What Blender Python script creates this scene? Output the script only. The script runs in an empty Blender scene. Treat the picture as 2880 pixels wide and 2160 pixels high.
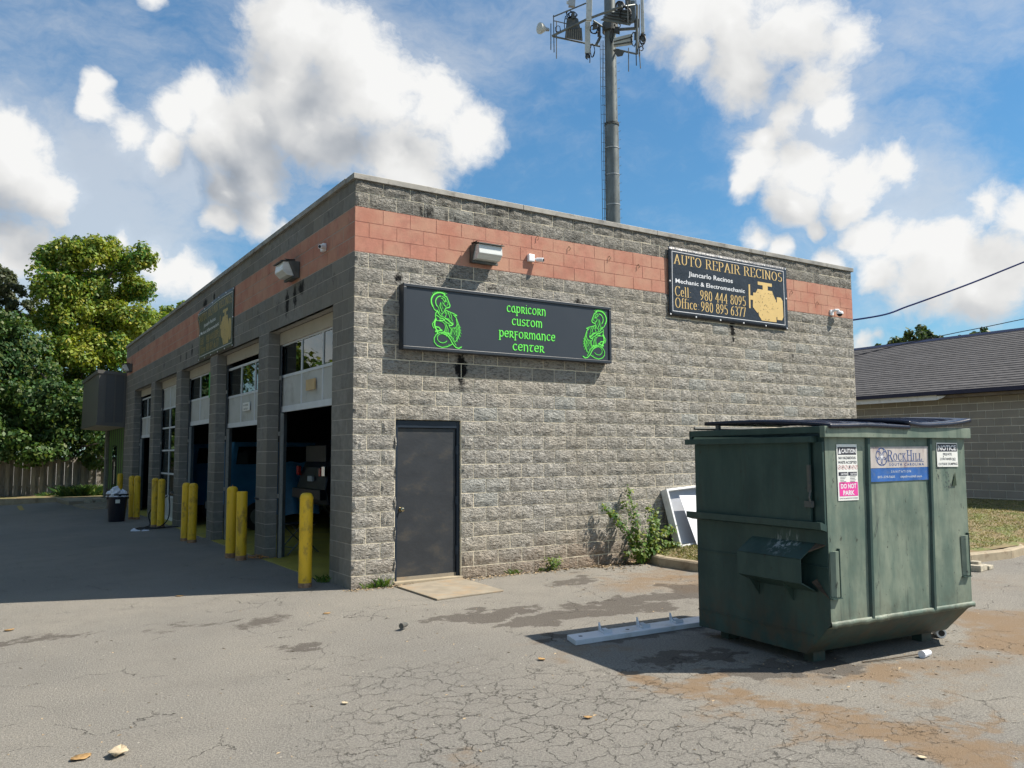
import bpy, math, random
from mathutils import Vector, Matrix, noise
random.seed(11)
rnd = random.random
def ru(a, b): return a + (b - a) * random.random()
sc = bpy.context.scene
C = sc.collection
# ------------------------------------------------------------------ camera
CAM = Vector((-4.0584, -10.1371, 1.7170)); YAW, PIT, ROL = .573274, .0855015, -.0050542; FPX = 2306.43
F_ = Vector((math.sin(YAW)*math.cos(PIT), math.cos(YAW)*math.cos(PIT), math.sin(PIT)))
R0 = F_.cross(Vector((0, 0, 1))).normalized(); U0 = R0.cross(F_)
R_ = R0*math.cos(ROL) + U0*math.sin(ROL); U_ = -R0*math.sin(ROL) + U0*math.cos(ROL)
cd = bpy.data.cameras.new('camera'); cam = bpy.data.objects.new('camera', cd); C.objects.link(cam)
cam.matrix_world = Matrix(((R_.x, U_.x, -F_.x, CAM.x), (R_.y, U_.y, -F_.y, CAM.y), (R_.z, U_.z, -F_.z, CAM.z), (0, 0, 0, 1)))
cd.sensor_width = 36; cd.lens = FPX/2880*36; cd.clip_start = .05; cd.clip_end = 3000
sc.camera = cam
# sight lines measured on the photograph (2212 px wide view) turned into places
def ray(u, v): return ((u*2880/2212-1440)/FPX*R_ - (v*2880/2212-1080)/FPX*U_ + F_)
def gp(u, v, z=0.):
    d = ray(u, v); return CAM + d*((z-CAM.z)/d.z)
def ad(u, v, D):
    d = ray(u, v); return CAM + d*(D/math.hypot(d.x, d.y))
# ------------------------------------------------------------------ light
SUNDIR = Vector((-1.32, .88, -1.90)).normalized()
sl = bpy.data.lights.new('sun', 'SUN'); sl.energy = 5.0; sl.angle = math.radians(.5); sl.color = (1, .93, .82)
so = bpy.data.objects.new('sun', sl); C.objects.link(so); so.rotation_euler = SUNDIR.to_track_quat('-Z', 'Y').to_euler()
sc.view_settings.view_transform = 'Standard'; sc.view_settings.look = 'None'; sc.view_settings.exposure = .62; sc.view_settings.gamma = 1
sc.view_settings.use_curve_mapping = False
sc.render.engine = 'CYCLES'; sc.cycles.max_bounces = 6; sc.cycles.diffuse_bounces = 3; sc.cycles.glossy_bounces = 3
sc.cycles.transparent_max_bounces = 12; sc.cycles.use_adaptive_sampling = True; sc.cycles.adaptive_threshold = .02
sc.cycles.use_denoising = True
w = bpy.data.worlds.new('World'); sc.world = w; w.use_nodes = True
nt = w.node_tree; nt.nodes.clear()
class NB:                                   # small node builder
    def __init__(s, nt): s.nt = nt
    def n(s, t, **k):
        x = s.nt.nodes.new(t)
        for a, b in k.items(): setattr(x, a, b)
        return x
    def put(s, sock, v):
        if isinstance(v, (int, float)): sock.default_value = v
        elif isinstance(v, (tuple, list, Vector)):
            v = tuple(v)
            if len(sock.default_value) == 4 and len(v) == 3: v = v + (1,)
            sock.default_value = v
        else: s.nt.links.new(v, sock)
    def m(s, op, a, b=None, c=None, clamp=False):
        x = s.n('ShaderNodeMath', operation=op, use_clamp=clamp); s.put(x.inputs[0], a)
        if b is not None: s.put(x.inputs[1], b)
        if c is not None: s.put(x.inputs[2], c)
        return x.outputs[0]
    def v(s, op, a, b=None, sc_=None):
        x = s.n('ShaderNodeVectorMath', operation=op); s.put(x.inputs[0], a)
        if b is not None: s.put(x.inputs[1], b)
        if sc_ is not None: s.put(x.inputs['Scale'], sc_)
        return x.outputs['Value'] if op in ('DISTANCE', 'LENGTH', 'DOT_PRODUCT') else x.outputs[0]
    def noise(s, vec, scale, det=4, rough=.55, dist=0, col=False):
        x = s.n('ShaderNodeTexNoise'); s.put(x.inputs['Vector'], vec); s.put(x.inputs['Scale'], scale)
        x.inputs['Detail'].default_value = det; x.inputs['Roughness'].default_value = rough; x.inputs['Distortion'].default_value = dist
        return x.outputs['Color' if col else 'Fac']
    def ramp(s, f, lo, hi, a=0., b=1., smooth=True):
        x = s.n('ShaderNodeMapRange', interpolation_type='SMOOTHSTEP' if smooth else 'LINEAR'); s.put(x.inputs[0], f)
        s.put(x.inputs[1], lo); s.put(x.inputs[2], hi); s.put(x.inputs[3], a); s.put(x.inputs[4], b); return x.outputs[0]
    def mix(s, f, a, b, mode='MIX'):
        x = s.n('ShaderNodeMix', data_type='RGBA', blend_type=mode); s.put(x.inputs[0], f); s.put(x.inputs[6], a); s.put(x.inputs[7], b)
        return x.outputs[2]
b = NB(nt)
sky = b.n('ShaderNodeTexSky', sky_type='NISHITA', sun_disc=False)
sky.sun_elevation = math.asin(-SUNDIR.z); sky.sun_rotation = math.atan2(-SUNDIR.x, -SUNDIR.y)
sky.air_density = 1.25; sky.dust_density = .35; sky.ozone_density = 2.4; sky.altitude = 200
tc = b.n('ShaderNodeTexCoord'); D0 = b.v('NORMALIZE', tc.outputs['Generated'])
# cumulus: places where a cloud stands (direction, angular radius), broken up by fractal noise
warp = b.v('SCALE', b.v('SUBTRACT', b.noise(D0, 5.5, 5, .6, col=True), (.5, .5, .5)), sc_=.085)
DW = b.v('ADD', D0, warp)
CL = [(640,60,120),(740,120,130),(620,180,120),(820,200,130),(930,220,100),(1000,270,75),(700,280,140),(850,330,110),(560,260,90),(420,230,62),(370,270,60),(470,300,90),(560,350,100),(470,420,50),(540,450,66),(600,485,36),(450,480,36),
      (30,330,110),(90,400,80),(10,260,50),(215,250,44),(262,310,50),(215,205,30),(330,340,50),(30,520,80),(120,560,66),(260,520,40),(380,590,66),(330,560,56),(430,610,46),(200,600,60),
      (1480,40,110),(1600,60,130),(1730,60,130),(1820,90,80),(1500,130,60),(1620,170,90),(1760,180,90),(1700,260,60),(1800,250,60),(1650,300,46),(1640,350,56),(1740,360,90),(1840,380,80),(1920,360,60),(1620,400,36),(1720,440,56),(1830,440,46),(1760,490,26),
      (1640,530,40),(1690,545,36),(1780,565,46),(1880,520,66),(1960,540,76),(2050,560,100),(2150,580,110),(2120,450,66),(2200,470,80),(1900,600,56),(2000,620,90),(2110,640,80),(1870,738,38),(1905,722,26),(330,2,24)]
fld = fl2 = None
DS = b.v('ADD', DW, tuple((-SUNDIR)*.045 + Vector((0, 0, .022))))
for u, v, r in CL:
    d = ray(u, v).normalized(); rr = r/1771*1.14
    t = b.m('MULTIPLY_ADD', b.v('DISTANCE', DW, tuple(d)), -1/rr, 1.)
    fld = t if fld is None else b.m('SMOOTH_MAX', fld, t, .22)
    if r >= 76:
        t = b.m('MULTIPLY_ADD', b.v('DISTANCE', DS, tuple(d)), -1/rr, 1.)
        fl2 = t if fl2 is None else b.m('SMOOTH_MAX', fl2, t, .22)
# elsewhere in the sky the same kind of cumulus, away from the measured ones
els = b.ramp(b.v('DOT_PRODUCT', D0, tuple(F_)), .86, .72, 0, 1)
lowf = b.ramp(b.noise(D0, 2.6, 2, .5), .47, .66, -.3, .6, False)
fld = b.m('MAXIMUM', fld, b.m('MULTIPLY_ADD', b.m('ADD', lowf, .4), els, -.4))
SW = b.v('MULTIPLY', DW, (1, 1, 1.25))
n1 = b.noise(SW, 7.5, 11, .66)
n2 = b.noise(b.v('MULTIPLY', DS, (1, 1, 1.25)), 6.5, 4, .55)
dens = b.m('MULTIPLY_ADD', b.m('SUBTRACT', n1, .5), 2.1, b.m('SUBTRACT', fld, .05))
alpha = b.ramp(dens, -.06, .62)
wisp = b.ramp(b.noise(b.v('MULTIPLY', DW, (1, 1, 2.2)), 2.6, 9, .66), .40, .74, 0, .55)
soft = None
for u, v, r in ((150,400,230),(360,330,200),(90,560,220),(1950,480,200),(320,560,170),(1440,60,130),(1760,300,150)):
    d = ray(u, v).normalized(); t = b.m('MULTIPLY_ADD', b.v('DISTANCE', DW, tuple(d)), -1771/r/1.3, 1.)
    soft = t if soft is None else b.m('SMOOTH_MAX', soft, t, .3)
soft = b.m('MULTIPLY', b.ramp(b.m('MULTIPLY_ADD', b.m('SUBTRACT', b.noise(b.v('MULTIPLY', DW, (1, 1, 1.8)), 4.5, 9, .66), .5), 2.6, soft), .0, 1.1), .58)
alpha = b.m('MAXIMUM', b.m('MAXIMUM', alpha, wisp), soft)
lit = b.m('ADD', b.m('MULTIPLY', b.m('SUBTRACT', fld, b.m('MAXIMUM', fl2, -.3)), .62), b.m('MULTIPLY', b.m('SUBTRACT', n1, n2), 1.0))
thick = b.ramp(dens, .15, 1.0)
lum = b.m('MULTIPLY_ADD', lit, .80, b.m('MULTIPLY_ADD', thick, -.20, .90))
lum = b.m('MINIMUM', b.m('MAXIMUM', lum, .60), 1.08)
ma = b.ramp(dens, -.06, .62); lum = b.m('ADD', b.m('MULTIPLY', lum, ma), b.m('MULTIPLY', b.m('SUBTRACT', 1, ma), .93))
ccol = b.mix(b.ramp(lum, .55, .95), (.57, .63, .72), (.90, .90, .89))
ccol = b.v('SCALE', ccol, sc_=b.m('MULTIPLY', lum, 12.0))
skyc = b.mix(.12, sky.outputs[0], (3.0, 4.6, 7.5))
skyc = b.v('MULTIPLY', skyc, (.74, 1.26, 1.50))
final = b.mix(alpha, skyc, ccol)
bg = b.n('ShaderNodeBackground'); bg.inputs['Strength'].default_value = .052; nt.links.new(final, bg.inputs[0])
out = b.n('ShaderNodeOutputWorld'); nt.links.new(bg.outputs[0], out.inputs[0])
w.cycles.sampling_method = 'MANUAL'; w.cycles.sample_map_resolution = 512
# ------------------------------------------------------------------ materials
MATS = {}
def mat(name, col, rough=.7, metal=0., var=.12, scale=4., bump=0., bscale=60., spec=.4, col2=None, f2=.5, isl=0., stretch=(1, 1, 1), dirt=None, bdist=.01, coat=0., obj=False):
    """plain procedural material: colour varied by noise (and per piece), fine relief by bump"""
    if name in MATS: return MATS[name]
    m = bpy.data.materials.new(name); m.use_nodes = True; t = m.node_tree; b = NB(t)
    p = t.nodes['Principled BSDF']; g = b.n('ShaderNodeNewGeometry')
    pos = b.v('MULTIPLY', g.outputs['Position'], stretch) if not obj else b.v('MULTIPLY', b.n('ShaderNodeTexCoord').outputs['Object'], stretch)
    n = b.noise(pos, scale, 6, .6)
    lo = tuple(c*(1-var) for c in col); hi = tuple(min(1, c*(1+var)) for c in col)
    c = b.mix(b.ramp(n, .25, .75), lo, hi)
    if col2: c = b.mix(b.ramp(b.noise(pos, scale*.37+.3, 5, .6), f2, f2+.14), c, col2)
    if isl:
        r = b.m('MULTIPLY_ADD', g.outputs['Random Per Island'], 2*isl, 1-isl)
        oi = b.n('ShaderNodeObjectInfo'); r = b.m('MULTIPLY', r, b.m('MULTIPLY_ADD', oi.outputs['Random'], 2*isl, 1-isl))
        c = b.v('SCALE', c, sc_=r)
    if dirt:                                # (colour, amount, scale)
        c = b.mix(b.m('MULTIPLY', b.ramp(b.noise(pos, dirt[2], 9, .68), .50, .68), dirt[1]), c, dirt[0])
    t.links.new(c, p.inputs['Base Color']); p.inputs['Metallic'].default_value = metal
    t.links.new(b.m('MULTIPLY_ADD', n, .16, rough-.08), p.inputs['Roughness'])
    p.inputs['Specular IOR Level'].default_value = spec; p.inputs['Coat Weight'].default_value = coat
    if bump:
        bn = b.n('ShaderNodeBump'); bn.inputs['Strength'].default_value = bump; bn.inputs['Distance'].default_value = bdist
        t.links.new(b.noise(pos, bscale, 6, .65), bn.inputs['Height']); t.links.new(bn.outputs[0], p.inputs['Normal'])
    MATS[name] = m; return m
def gauss(b, pos, items):                   # soft spots in world metres: (x, y, z, rx, ry, rz, amount)
    tot = None
    for x, y, z, rx, ry, rz, a in items:
        q = b.v('MULTIPLY', b.v('SUBTRACT', pos, (x, y, z)), (1/rx, 1/ry, 1/rz))
        t = b.m('MULTIPLY', b.ramp(b.v('LENGTH', q), .15, 1.0, 1, 0), a)
        tot = t if tot is None else b.m('MAXIMUM', tot, t)
    return tot
SOOT = [(1.62,0,2.97,.13,1,.30,1.3),(1.62,0,2.86,.09,1,.34,1.2),(1.05,0,5.12,.22,1,.14,.75),(1.45,0,5.1,.2,1,.12,.6),(1.9,0,5.12,.12,1,.10,.4),(.63,0,4.13,.10,1,.12,1.),(1.35,0,4.22,.3,1,.12,.55),
        (2.2,0,4.15,.4,1,.12,.5),(3.75,0,4.08,.22,1,.08,.8),(7.2,0,3.93,.08,1,.22,1.25),(7.22,0,3.8,.05,1,.2,1.),(7.35,0,5.22,.12,1,.10,.7),(8.85,0,3.55,.11,1,.13,.7),(9.2,0,4.25,.3,1,.12,.5),
        (2.6,0,4.22,.14,1,.1,.5),(3.0,0,2.2,.16,1,.06,.35),(1.5,0,2.2,.5,1,.04,.4),
        (0,2.15,4.30,1,.22,.18,1.),(0,2.85,4.15,1,.13,.36,1.35),(0,2.45,4.2,1,.15,.3,1.),(0,3.35,4.2,1,.16,.2,.55),(0,8.75,5.1,1,.3,.16,1.1),(0,7.9,5.12,1,.16,.16,1.),(0,10.0,4.2,1,.14,.25,.9),
        (0,10.6,4.1,1,.12,.25,.8),(0,11.3,4.15,1,.15,.2,.7),(0,13.5,4.2,1,.14,.2,.7),(0,4.5,4.2,1,.3,.15,.5),(0,.75,4.2,1,.1,.15,.5),(0,15.2,5.1,1,.2,.15,.6),(0,18.0,5.1,1,.1,.2,.7),(0,1.0,5.15,1,.1,.1,.5)]
def block_mat(name, col, kind):
    m = bpy.data.materials.new(name); m.use_nodes = True; t = m.node_tree; b = NB(t); p = t.nodes['Principled BSDF']
    g = b.n('ShaderNodeNewGeometry'); pos = g.outputs['Position']
    r = g.outputs['Random Per Island']; oi = b.n('ShaderNodeObjectInfo')
    r = b.m('FRACT', b.m('ADD', r, b.m('MULTIPLY', oi.outputs['Random'], 7.31)))
    n = b.noise(pos, 22 if kind == 'split' else 9, 7, .68); nl = b.noise(pos, .9, 4, .6)
    c = b.mix(b.ramp(n, .3, .72), tuple(x*.80 for x in col), tuple(x*1.15 for x in col))
    c = b.mix(b.ramp(nl, .38, .68), c, tuple(x*y*.93 for x, y in zip(col, (1.03, .99, .93))))
    c = b.v('SCALE', c, sc_=b.m('MULTIPLY_ADD', r, *( (.07, .965) if kind == 'red' else (.24, .88))))
    rot_ = b.n('ShaderNodeMapping'); b.put(rot_.inputs[0], pos); rot_.inputs['Rotation'].default_value = (0, math.radians(-38), 0); rot_.inputs['Scale'].default_value = (.6, 1, 1.4); rot0 = rot_.outputs[0]
    if kind == 'split':                     # a few bluish and brownish batches of aggregate, clay splashed up from the ground
        c = b.mix(b.ramp(b.noise(rot0, 30, 5, .72), .53, .36, 0, .70), c, (.105, .098, .088)); c = b.mix(b.m('MULTIPLY', b.ramp(r, .93, .95), .35), c, (.28, .32, .32))  # crevice shade and dirt painted in as dark diagonal flecks
        sep = b.n('ShaderNodeSeparateXYZ'); b.put(sep.inputs[0], pos)
        up = b.ramp(b.m('ADD', sep.outputs[2], b.m('MULTIPLY', b.noise(pos, 1.3, 5, .6), .9)), .35, 1.15, .62, 0)
        xx = b.ramp(sep.outputs[0], -1.2, 4.2, .25, 1.)
        c = b.mix(b.m('MULTIPLY', up, xx), c, (.25, .155, .085))
        top = b.ramp(sep.outputs[2], 3.7, 5.0, 0, .42)
        c = b.mix(top, c, (.135, .13, .112)); c = b.mix(b.m('MULTIPLY', b.ramp(b.noise(b.v('MULTIPLY', pos, (1, 1, .12)), 6, 6, .7), .50, .66), b.ramp(sep.outputs[2], 4.0, 5.3, 0, .5)), c, (.05, .05, .045))
    if kind == 'red':
        c = b.mix(b.ramp(b.noise(pos, 1.6, 6, .65), .36, .62, .1, .72), c, (.48, .285, .20))
        c = b.mix(b.ramp(b.noise(b.v('MULTIPLY', pos, (1, 1, 2.5)), 7, 9, .75), .66, .72, 0, .7), c, (.09, .055, .045))
        c = b.mix(b.ramp(b.noise(b.v('ADD', pos, (5, 5, 5)), 3.1, 9, .7), .64, .72, 0, .5), c, (.2, .14, .11))
    G_ = gauss(b, b.v('ADD', pos, b.v('MULTIPLY', b.v('SUBTRACT', b.noise(pos, 7, 7, .7, col=True), (.5, .5, .5)), (.26, .26, .34))), [(x, y, z, rx*1.15, ry*1.15, rz*1.1, a) for x, y, z, rx, ry, rz, a in SOOT]); s = b.m('MULTIPLY', b.ramp(b.m('MULTIPLY_ADD', b.m('SUBTRACT', b.noise(b.v('MULTIPLY', pos, (1, 1, .5)), 26, 8, .72), .5), 2.6, G_), .25, 1.0), b.m('MULTIPLY', G_, 2.2, clamp=True), clamp=True)
    c = b.mix(s, c, (.012, .012, .012))
    b.put(p.inputs['Base Color'], c); p.inputs['Roughness'].default_value = .93; p.inputs['Specular IOR Level'].default_value = .2
    bn = b.n('ShaderNodeBump'); 
    if kind == 'split':
        q = b.v('ADD', pos, b.v('MULTIPLY', b.v('SUBTRACT', b.noise(pos, 9, 2, .5, col=True), (.5, .5, .5)), (.06, .06, .06)))
        rot = b.n('ShaderNodeMapping'); b.put(rot.inputs[0], q); rot.inputs['Rotation'].default_value = (0, math.radians(-38), 0); rot.inputs['Scale'].default_value = (.62, 1, 1.35)
        h = b.m('ADD', b.noise(rot.outputs[0], 26, 3, .6), b.m('MULTIPLY', b.noise(rot.outputs[0], 62, 3, .6), .62))
        bn.inputs['Strength'].default_value = 1.0; bn.inputs['Distance'].default_value = .072
    else:
        h = b.noise(pos, 90 if kind == 'smooth' else 55, 4, .6); bn.inputs['Strength'].default_value = .35; bn.inputs['Distance'].default_value = .008
    b.put(bn.inputs['Height'], h); t.links.new(bn.outputs[0], p.inputs['Normal'])
    MATS[name] = m; return m
M_split = block_mat('split_face_block', (.452, .432, .390), 'split')
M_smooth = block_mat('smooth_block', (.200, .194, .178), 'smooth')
M_red = block_mat('red_painted_block', (.43, .190, .142), 'red')
M_mortar = mat('mortar', (.78, .69, .52), .95, var=.12, scale=6, bump=.3, bscale=80, dirt=((.33, .29, .22), .6, 3.))
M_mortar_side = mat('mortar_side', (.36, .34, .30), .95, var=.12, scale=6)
M_mortar_red = mat('mortar_red', (.56, .27, .21), .95, var=.15, scale=9)
M_coping = mat('coping_metal', (.30, .285, .255), .6, .25, var=.25, scale=3, dirt=((.13, .12, .105), .8, 5.), bump=.15, bscale=20, bdist=.004)
M_conc = mat('concrete', (.285, .245, .185), .9, var=.15, scale=5, bump=.3, bscale=60, dirt=((.36, .24, .13), .6, 2.2), bdist=.005)
M_kerb = mat('kerb_concrete', (.36, .30, .21), .9, var=.2, scale=6, bump=.5, bscale=40, dirt=((.17, .12, .075), .8, 3.), bdist=.008)
M_navy = mat('dark_blue_paint', (.011, .020, .034), .45, var=.15, scale=3)
M_door = mat('charcoal_door_paint', (.030, .033, .038), .50, var=.14, scale=2.5, dirt=((.062, .056, .048), .8, 2.6), stretch=(1, 1, 1.6), bump=.35, bscale=2.2, bdist=.02)
M_brass = mat('brass', (.45, .40, .28), .22, 1.)
M_white = mat('white_paint', (.74, .75, .76), .5, var=.05, dirt=((.45, .44, .41), .6, 4.))
M_whiteclean = mat('white_plastic', (.80, .81, .83), .4, var=.03)
M_lightmetal = mat('light_metal', (.40, .40, .385), .45, .5, var=.15, scale=8, dirt=((.2, .19, .17), .6, 8.))
M_doorgrey = mat('garage_door_panel', (.46, .47, .455), .6, var=.08, scale=2, dirt=((.30, .295, .27), .6, 3.))
M_doorrail = mat('garage_door_rail', (.60, .63, .66), .5, var=.06, scale=4)
M_header = mat('beige_header', (.43, .385, .31), .8, var=.1, scale=2, dirt=((.28, .24, .19), .5, 2.))
M_track = mat('track_steel', (.10, .11, .12), .5, .6, var=.2)
M_black = mat('black_rubber', (.012, .012, .013), .5, var=.2)
M_blackpl = mat('black_plastic', (.010, .011, .020), .35, var=.2)
M_yellow = mat('yellow_bollard_paint', (.72, .45, .020), .48, var=.09, scale=2, dirt=((.30, .18, .03), .85, 7.), stretch=(1, 1, .6), col2=(.50, .34, .05), f2=.56)
M_rust = mat('rusty_base', (.30, .18, .11), .9, var=.4, scale=20, bump=.4, bscale=80)
M_floor = mat('yellow_floor_paint', (.37, .32, .055), .55, var=.15, scale=1.5, dirt=((.20, .17, .08), .9, 1.2))
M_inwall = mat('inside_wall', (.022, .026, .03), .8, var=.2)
M_sign = mat('sign_black', (.030, .038, .050), .42, var=.05, scale=1.2)
M_signframe = mat('sign_frame_black', (.028, .034, .043), .38, var=.05)
M_green = mat('sign_green_vinyl', (.16, .80, .10), .5, var=.05)
M_dgreen = mat('sign_green_outline', (.012, .11, .03), .5, var=.05)  # dark green outline printed behind letters and emblems
M_banner = mat('banner_vinyl', (.022, .027, .036), .36, var=.1, scale=1.5, bump=.55, bscale=2.6, bdist=.05)
M_banner_side = mat('old_banner_vinyl', (.045, .055, .040), .42, var=.2, scale=1.5, bump=.5, bscale=3, bdist=.05)
M_gold = mat('banner_gold_print', (.66, .47, .19), .5, var=.05)
M_golddull = mat('old_banner_gold_print', (.50, .36, .13), .5, var=.15)
M_print = mat('banner_white_print', (.75, .76, .78), .5, var=.03)
M_galv = mat('galvanised_steel', (.165, .178, .172), .5, .5, var=.22, scale=2.5, stretch=(1, 1, .4), dirt=((.115, .12, .11), .8, 1.2))
M_galvdark = mat('weathered_steel', (.10, .105, .10), .6, .4, var=.25, scale=4, dirt=((.20, .15, .10), .5, 4.))
M_wood = mat('weathered_wood', (.27, .245, .215), .9, var=.3, scale=3, stretch=(6, 6, .7), isl=.22, bump=.3, bscale=30)
M_mans = mat('mansard_metal', (.12, .115, .108), .55, .2, var=.08, scale=1)
M_mansdark = mat('mansard_metal_dark', (.085, .085, .088), .5, .2, var=.08, scale=1)
M_soffit = mat('soffit', (.42, .38, .31), .7)
M_stripe_g = mat('green_stripe', (.10, .22, .06), .6, var=.1)
M_b2wall = mat('painted_block_wall', (.27, .245, .21), .85, var=.08, scale=2, isl=.06, bump=.15, bscale=60)
M_b2mortar = mat('painted_block_joint', (.72, .69, .62), .9)
M_shingle = mat('asphalt_shingle', (.088, .083, .083), .95, var=.35, scale=14, isl=.11, stretch=(1, .35, 1), bump=.3, bscale=60)
M_gutter = mat('dark_blue_gutter', (.02, .022, .05), .4, var=.1)
M_cable = mat('blue_cable', (.010, .022, .10), .85, spec=.08)
M_wire = mat('dark_wire', (.012, .013, .02), .9, spec=.08)
M_bark = mat('bark', (.10, .08, .06), .95, var=.3, scale=10, bump=.5, bscale=30)
M_paper = mat('paper_white', (.78, .78, .74), .6, var=.04)
M_pink = mat('sticker_pink', (.75, .06, .33), .5, var=.04)
M_bluest = mat('sticker_blue', (.03, .12, .38), .45, var=.25, scale=9, dirt=((.10, .14, .22), .7, 18.))
M_oldst = mat('worn_sticker', (.50, .45, .42), .6, var=.15, scale=12, col2=(.20, .10, .10), f2=.52, stretch=(1, 1, .35))
M_ink = mat('sticker_ink', (.02, .02, .035), .5)
M_inkblue = mat('faded_blue_ink', (.05, .09, .24), .5, var=.4, scale=30)
M_inkwhite = mat('sticker_white_ink', (.75, .75, .76), .5)
M_inkgrey = mat('sticker_grey_ink', (.45, .50, .58), .5, var=.3, scale=40)
M_tan = mat('tan_plate', (.52, .38, .20), .6)
M_chrome = mat('chrome', (.75, .76, .78), .12, 1.)
M_redlamp = mat('red_lens', (.35, .01, .01), .2)
M_carblue = mat('blue_car_paint', (.025, .13, .27), .5, spec=.2)
M_cardark = mat('dark_blue_car_paint', (.006, .008, .020), .38, spec=.3)
M_tarp = mat('blue_tarp', (.03, .15, .30), .5, var=.2, bump=.3, bscale=5, bdist=.03)
M_bag = mat('white_plastic_bag', (.72, .75, .82), .35, var=.05)
M_posterg = mat('green_poster', (.02, .38, .05), .5, var=.2)
M_leafdry = mat('dry_leaf', (.36, .22, .09), .8, var=.3, scale=40)
M_leafpale = mat('pale_dry_leaf', (.46, .38, .26), .8, var=.2, scale=40)
M_stone = mat('rubble', (.40, .36, .28), .9, var=.3, scale=20, bump=.4, bscale=40)
M_paintline = mat('yellow_line_paint', (.38, .28, .08), .8, var=.2)
def glass_mat():
    m = bpy.data.materials.new('window_glass'); m.use_nodes = True; t = m.node_tree; b = NB(t); t.nodes.clear()
    fr = b.n('ShaderNodeFresnel'); fr.inputs[0].default_value = 1.9
    gl = b.n('ShaderNodeBsdfGlossy'); gl.inputs['Roughness'].default_value = .015; gl.inputs['Color'].default_value = (.85, .9, .9, 1)
    tr = b.n('ShaderNodeBsdfTransparent'); tr.inputs[0].default_value = (.45, .5, .5, 1)
    mx = b.n('ShaderNodeMixShader'); t.links.new(fr.outputs[0], mx.inputs[0]); t.links.new(tr.outputs[0], mx.inputs[1]); t.links.new(gl.outputs[0], mx.inputs[2])
    o = b.n('ShaderNodeOutputMaterial'); t.links.new(mx.outputs[0], o.inputs[0]); return m
M_glass = glass_mat()
def dumpster_mat(name, col, pale, seam=False):
    m = bpy.data.materials.new(name); m.use_nodes = True; t = m.node_tree; b = NB(t); p = t.nodes['Principled BSDF']
    pos = b.n('ShaderNodeTexCoord').outputs['Object']
    st = b.noise(b.v('MULTIPLY', pos, (1, 1, .28)), 5, 6, .6); n = b.noise(pos, 2.2, 5, .6)
    c = b.mix(b.ramp(st, .34, .68), col, pale)
    c = b.mix(b.ramp(n, .45, .72, 0, .55), c, tuple(x*.72 for x in col))
    c = b.mix(b.ramp(b.noise(b.v('MULTIPLY', pos, (1, 1, .5)), 17, 9, .74), .60, .66, 0, .85), c, (.032, .034, .028)); sz = b.n('ShaderNodeSeparateXYZ'); b.put(sz.inputs[0], pos); c = b.mix(b.m('MULTIPLY', b.ramp(sz.outputs[2], .62, .15, 0, .75), b.ramp(b.noise(pos, 6, 8, .7), .40, .62)), c, (.075, .058, .038)); c = b.mix(b.m('MULTIPLY', b.ramp(b.noise(b.v('MULTIPLY', pos, (1, 1, .09)), 14, 5, .6), .56, .70), .45), c, (.035, .045, .038))
    c = b.mix(b.ramp(b.noise(b.v('ADD', pos, (3, 1, 7)), 3.0, 9, .75), .66, .72, 0, .6), c, (.13, .075, .035))
    c = b.mix(b.m('MULTIPLY', gauss(b, pos, [(.0, .40, .95, .25, .22, .16, 1.)]), b.ramp(b.noise(b.v('MULTIPLY', pos, (1, 1, .25)), 22, 6, .7), .5, .62)), c, (.42, .45, .45))
    b.put(p.inputs['Base Color'], c); p.inputs['Specular IOR Level'].default_value = .35
    b.put(p.inputs['Roughness'], b.m('MULTIPLY_ADD', n, .3, .38))
    bn = b.n('ShaderNodeBump'); bn.inputs['Strength'].default_value = .5; bn.inputs['Distance'].default_value = .03; b.put(bn.inputs['Height'], b.noise(pos, 2.4, 3, .5))
    t.links.new(bn.outputs[0], p.inputs['Normal']); MATS[name] = m; return m
M_dump = dumpster_mat('dumpster_green_paint', (.105, .152, .122), (.222, .258, .198))  # paler copy of the green for the sunlit plates
M_dump_shaded = dumpster_mat('dumpster_green_paint_shaded', (.026, .056, .050), (.042, .076, .064))  # same green with the shade put into its colour
M_lid = mat('dumpster_lid_plastic', (.011, .012, .024), .28, var=.2, scale=3, bump=.25, bscale=8, bdist=.01)
def leaf_mat(name, cols, tr=.35):
    m = bpy.data.materials.new(name); m.use_nodes = True; t = m.node_tree; b = NB(t); t.nodes.clear()
    g = b.n('ShaderNodeNewGeometry'); r = g.outputs['Random Per Island']; n = b.ramp(b.noise(g.outputs['Position'], cols[3] if len(cols) > 3 else .55, 4, .6), .36, .66)
    a = b.mix(n, cols[0], cols[1]); c = b.mix(b.ramp(r, .55, 1., 0, .8), a, cols[2])
    c = b.v('SCALE', c, sc_=b.m('MULTIPLY_ADD', b.m('FRACT', b.m('MULTIPLY', r, 13.7)), .7, .65))
    d = b.n('ShaderNodeBsdfPrincipled'); b.put(d.inputs['Base Color'], c); d.inputs['Roughness'].default_value = .5; d.inputs['Specular IOR Level'].default_value = .35
    tl = b.n('ShaderNodeBsdfTranslucent'); b.put(tl.inputs[0], b.v('MULTIPLY', c, (1.3, 1.35, .5)))
    mx = b.n('ShaderNodeMixShader'); mx.inputs[0].default_value = tr; t.links.new(d.outputs[0], mx.inputs[1]); t.links.new(tl.outputs[0], mx.inputs[2])
    o = b.n('ShaderNodeOutputMaterial'); t.links.new(mx.outputs[0], o.inputs[0]); MATS[name] = m; return m
L_vine = leaf_mat('vine_leaves', ((.075, .17, .03), (.22, .27, .03), (.38, .34, .05)))
L_dark = leaf_mat('dark_leaves', ((.030, .080, .025), (.070, .135, .032), (.15, .18, .04)))
L_mim = leaf_mat('mimosa_leaves', ((.06, .09, .05), (.10, .12, .07), (.12, .12, .05)))
L_far = leaf_mat('far_leaves', ((.04, .075, .028), (.08, .11, .035), (.12, .13, .05)))
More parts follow.
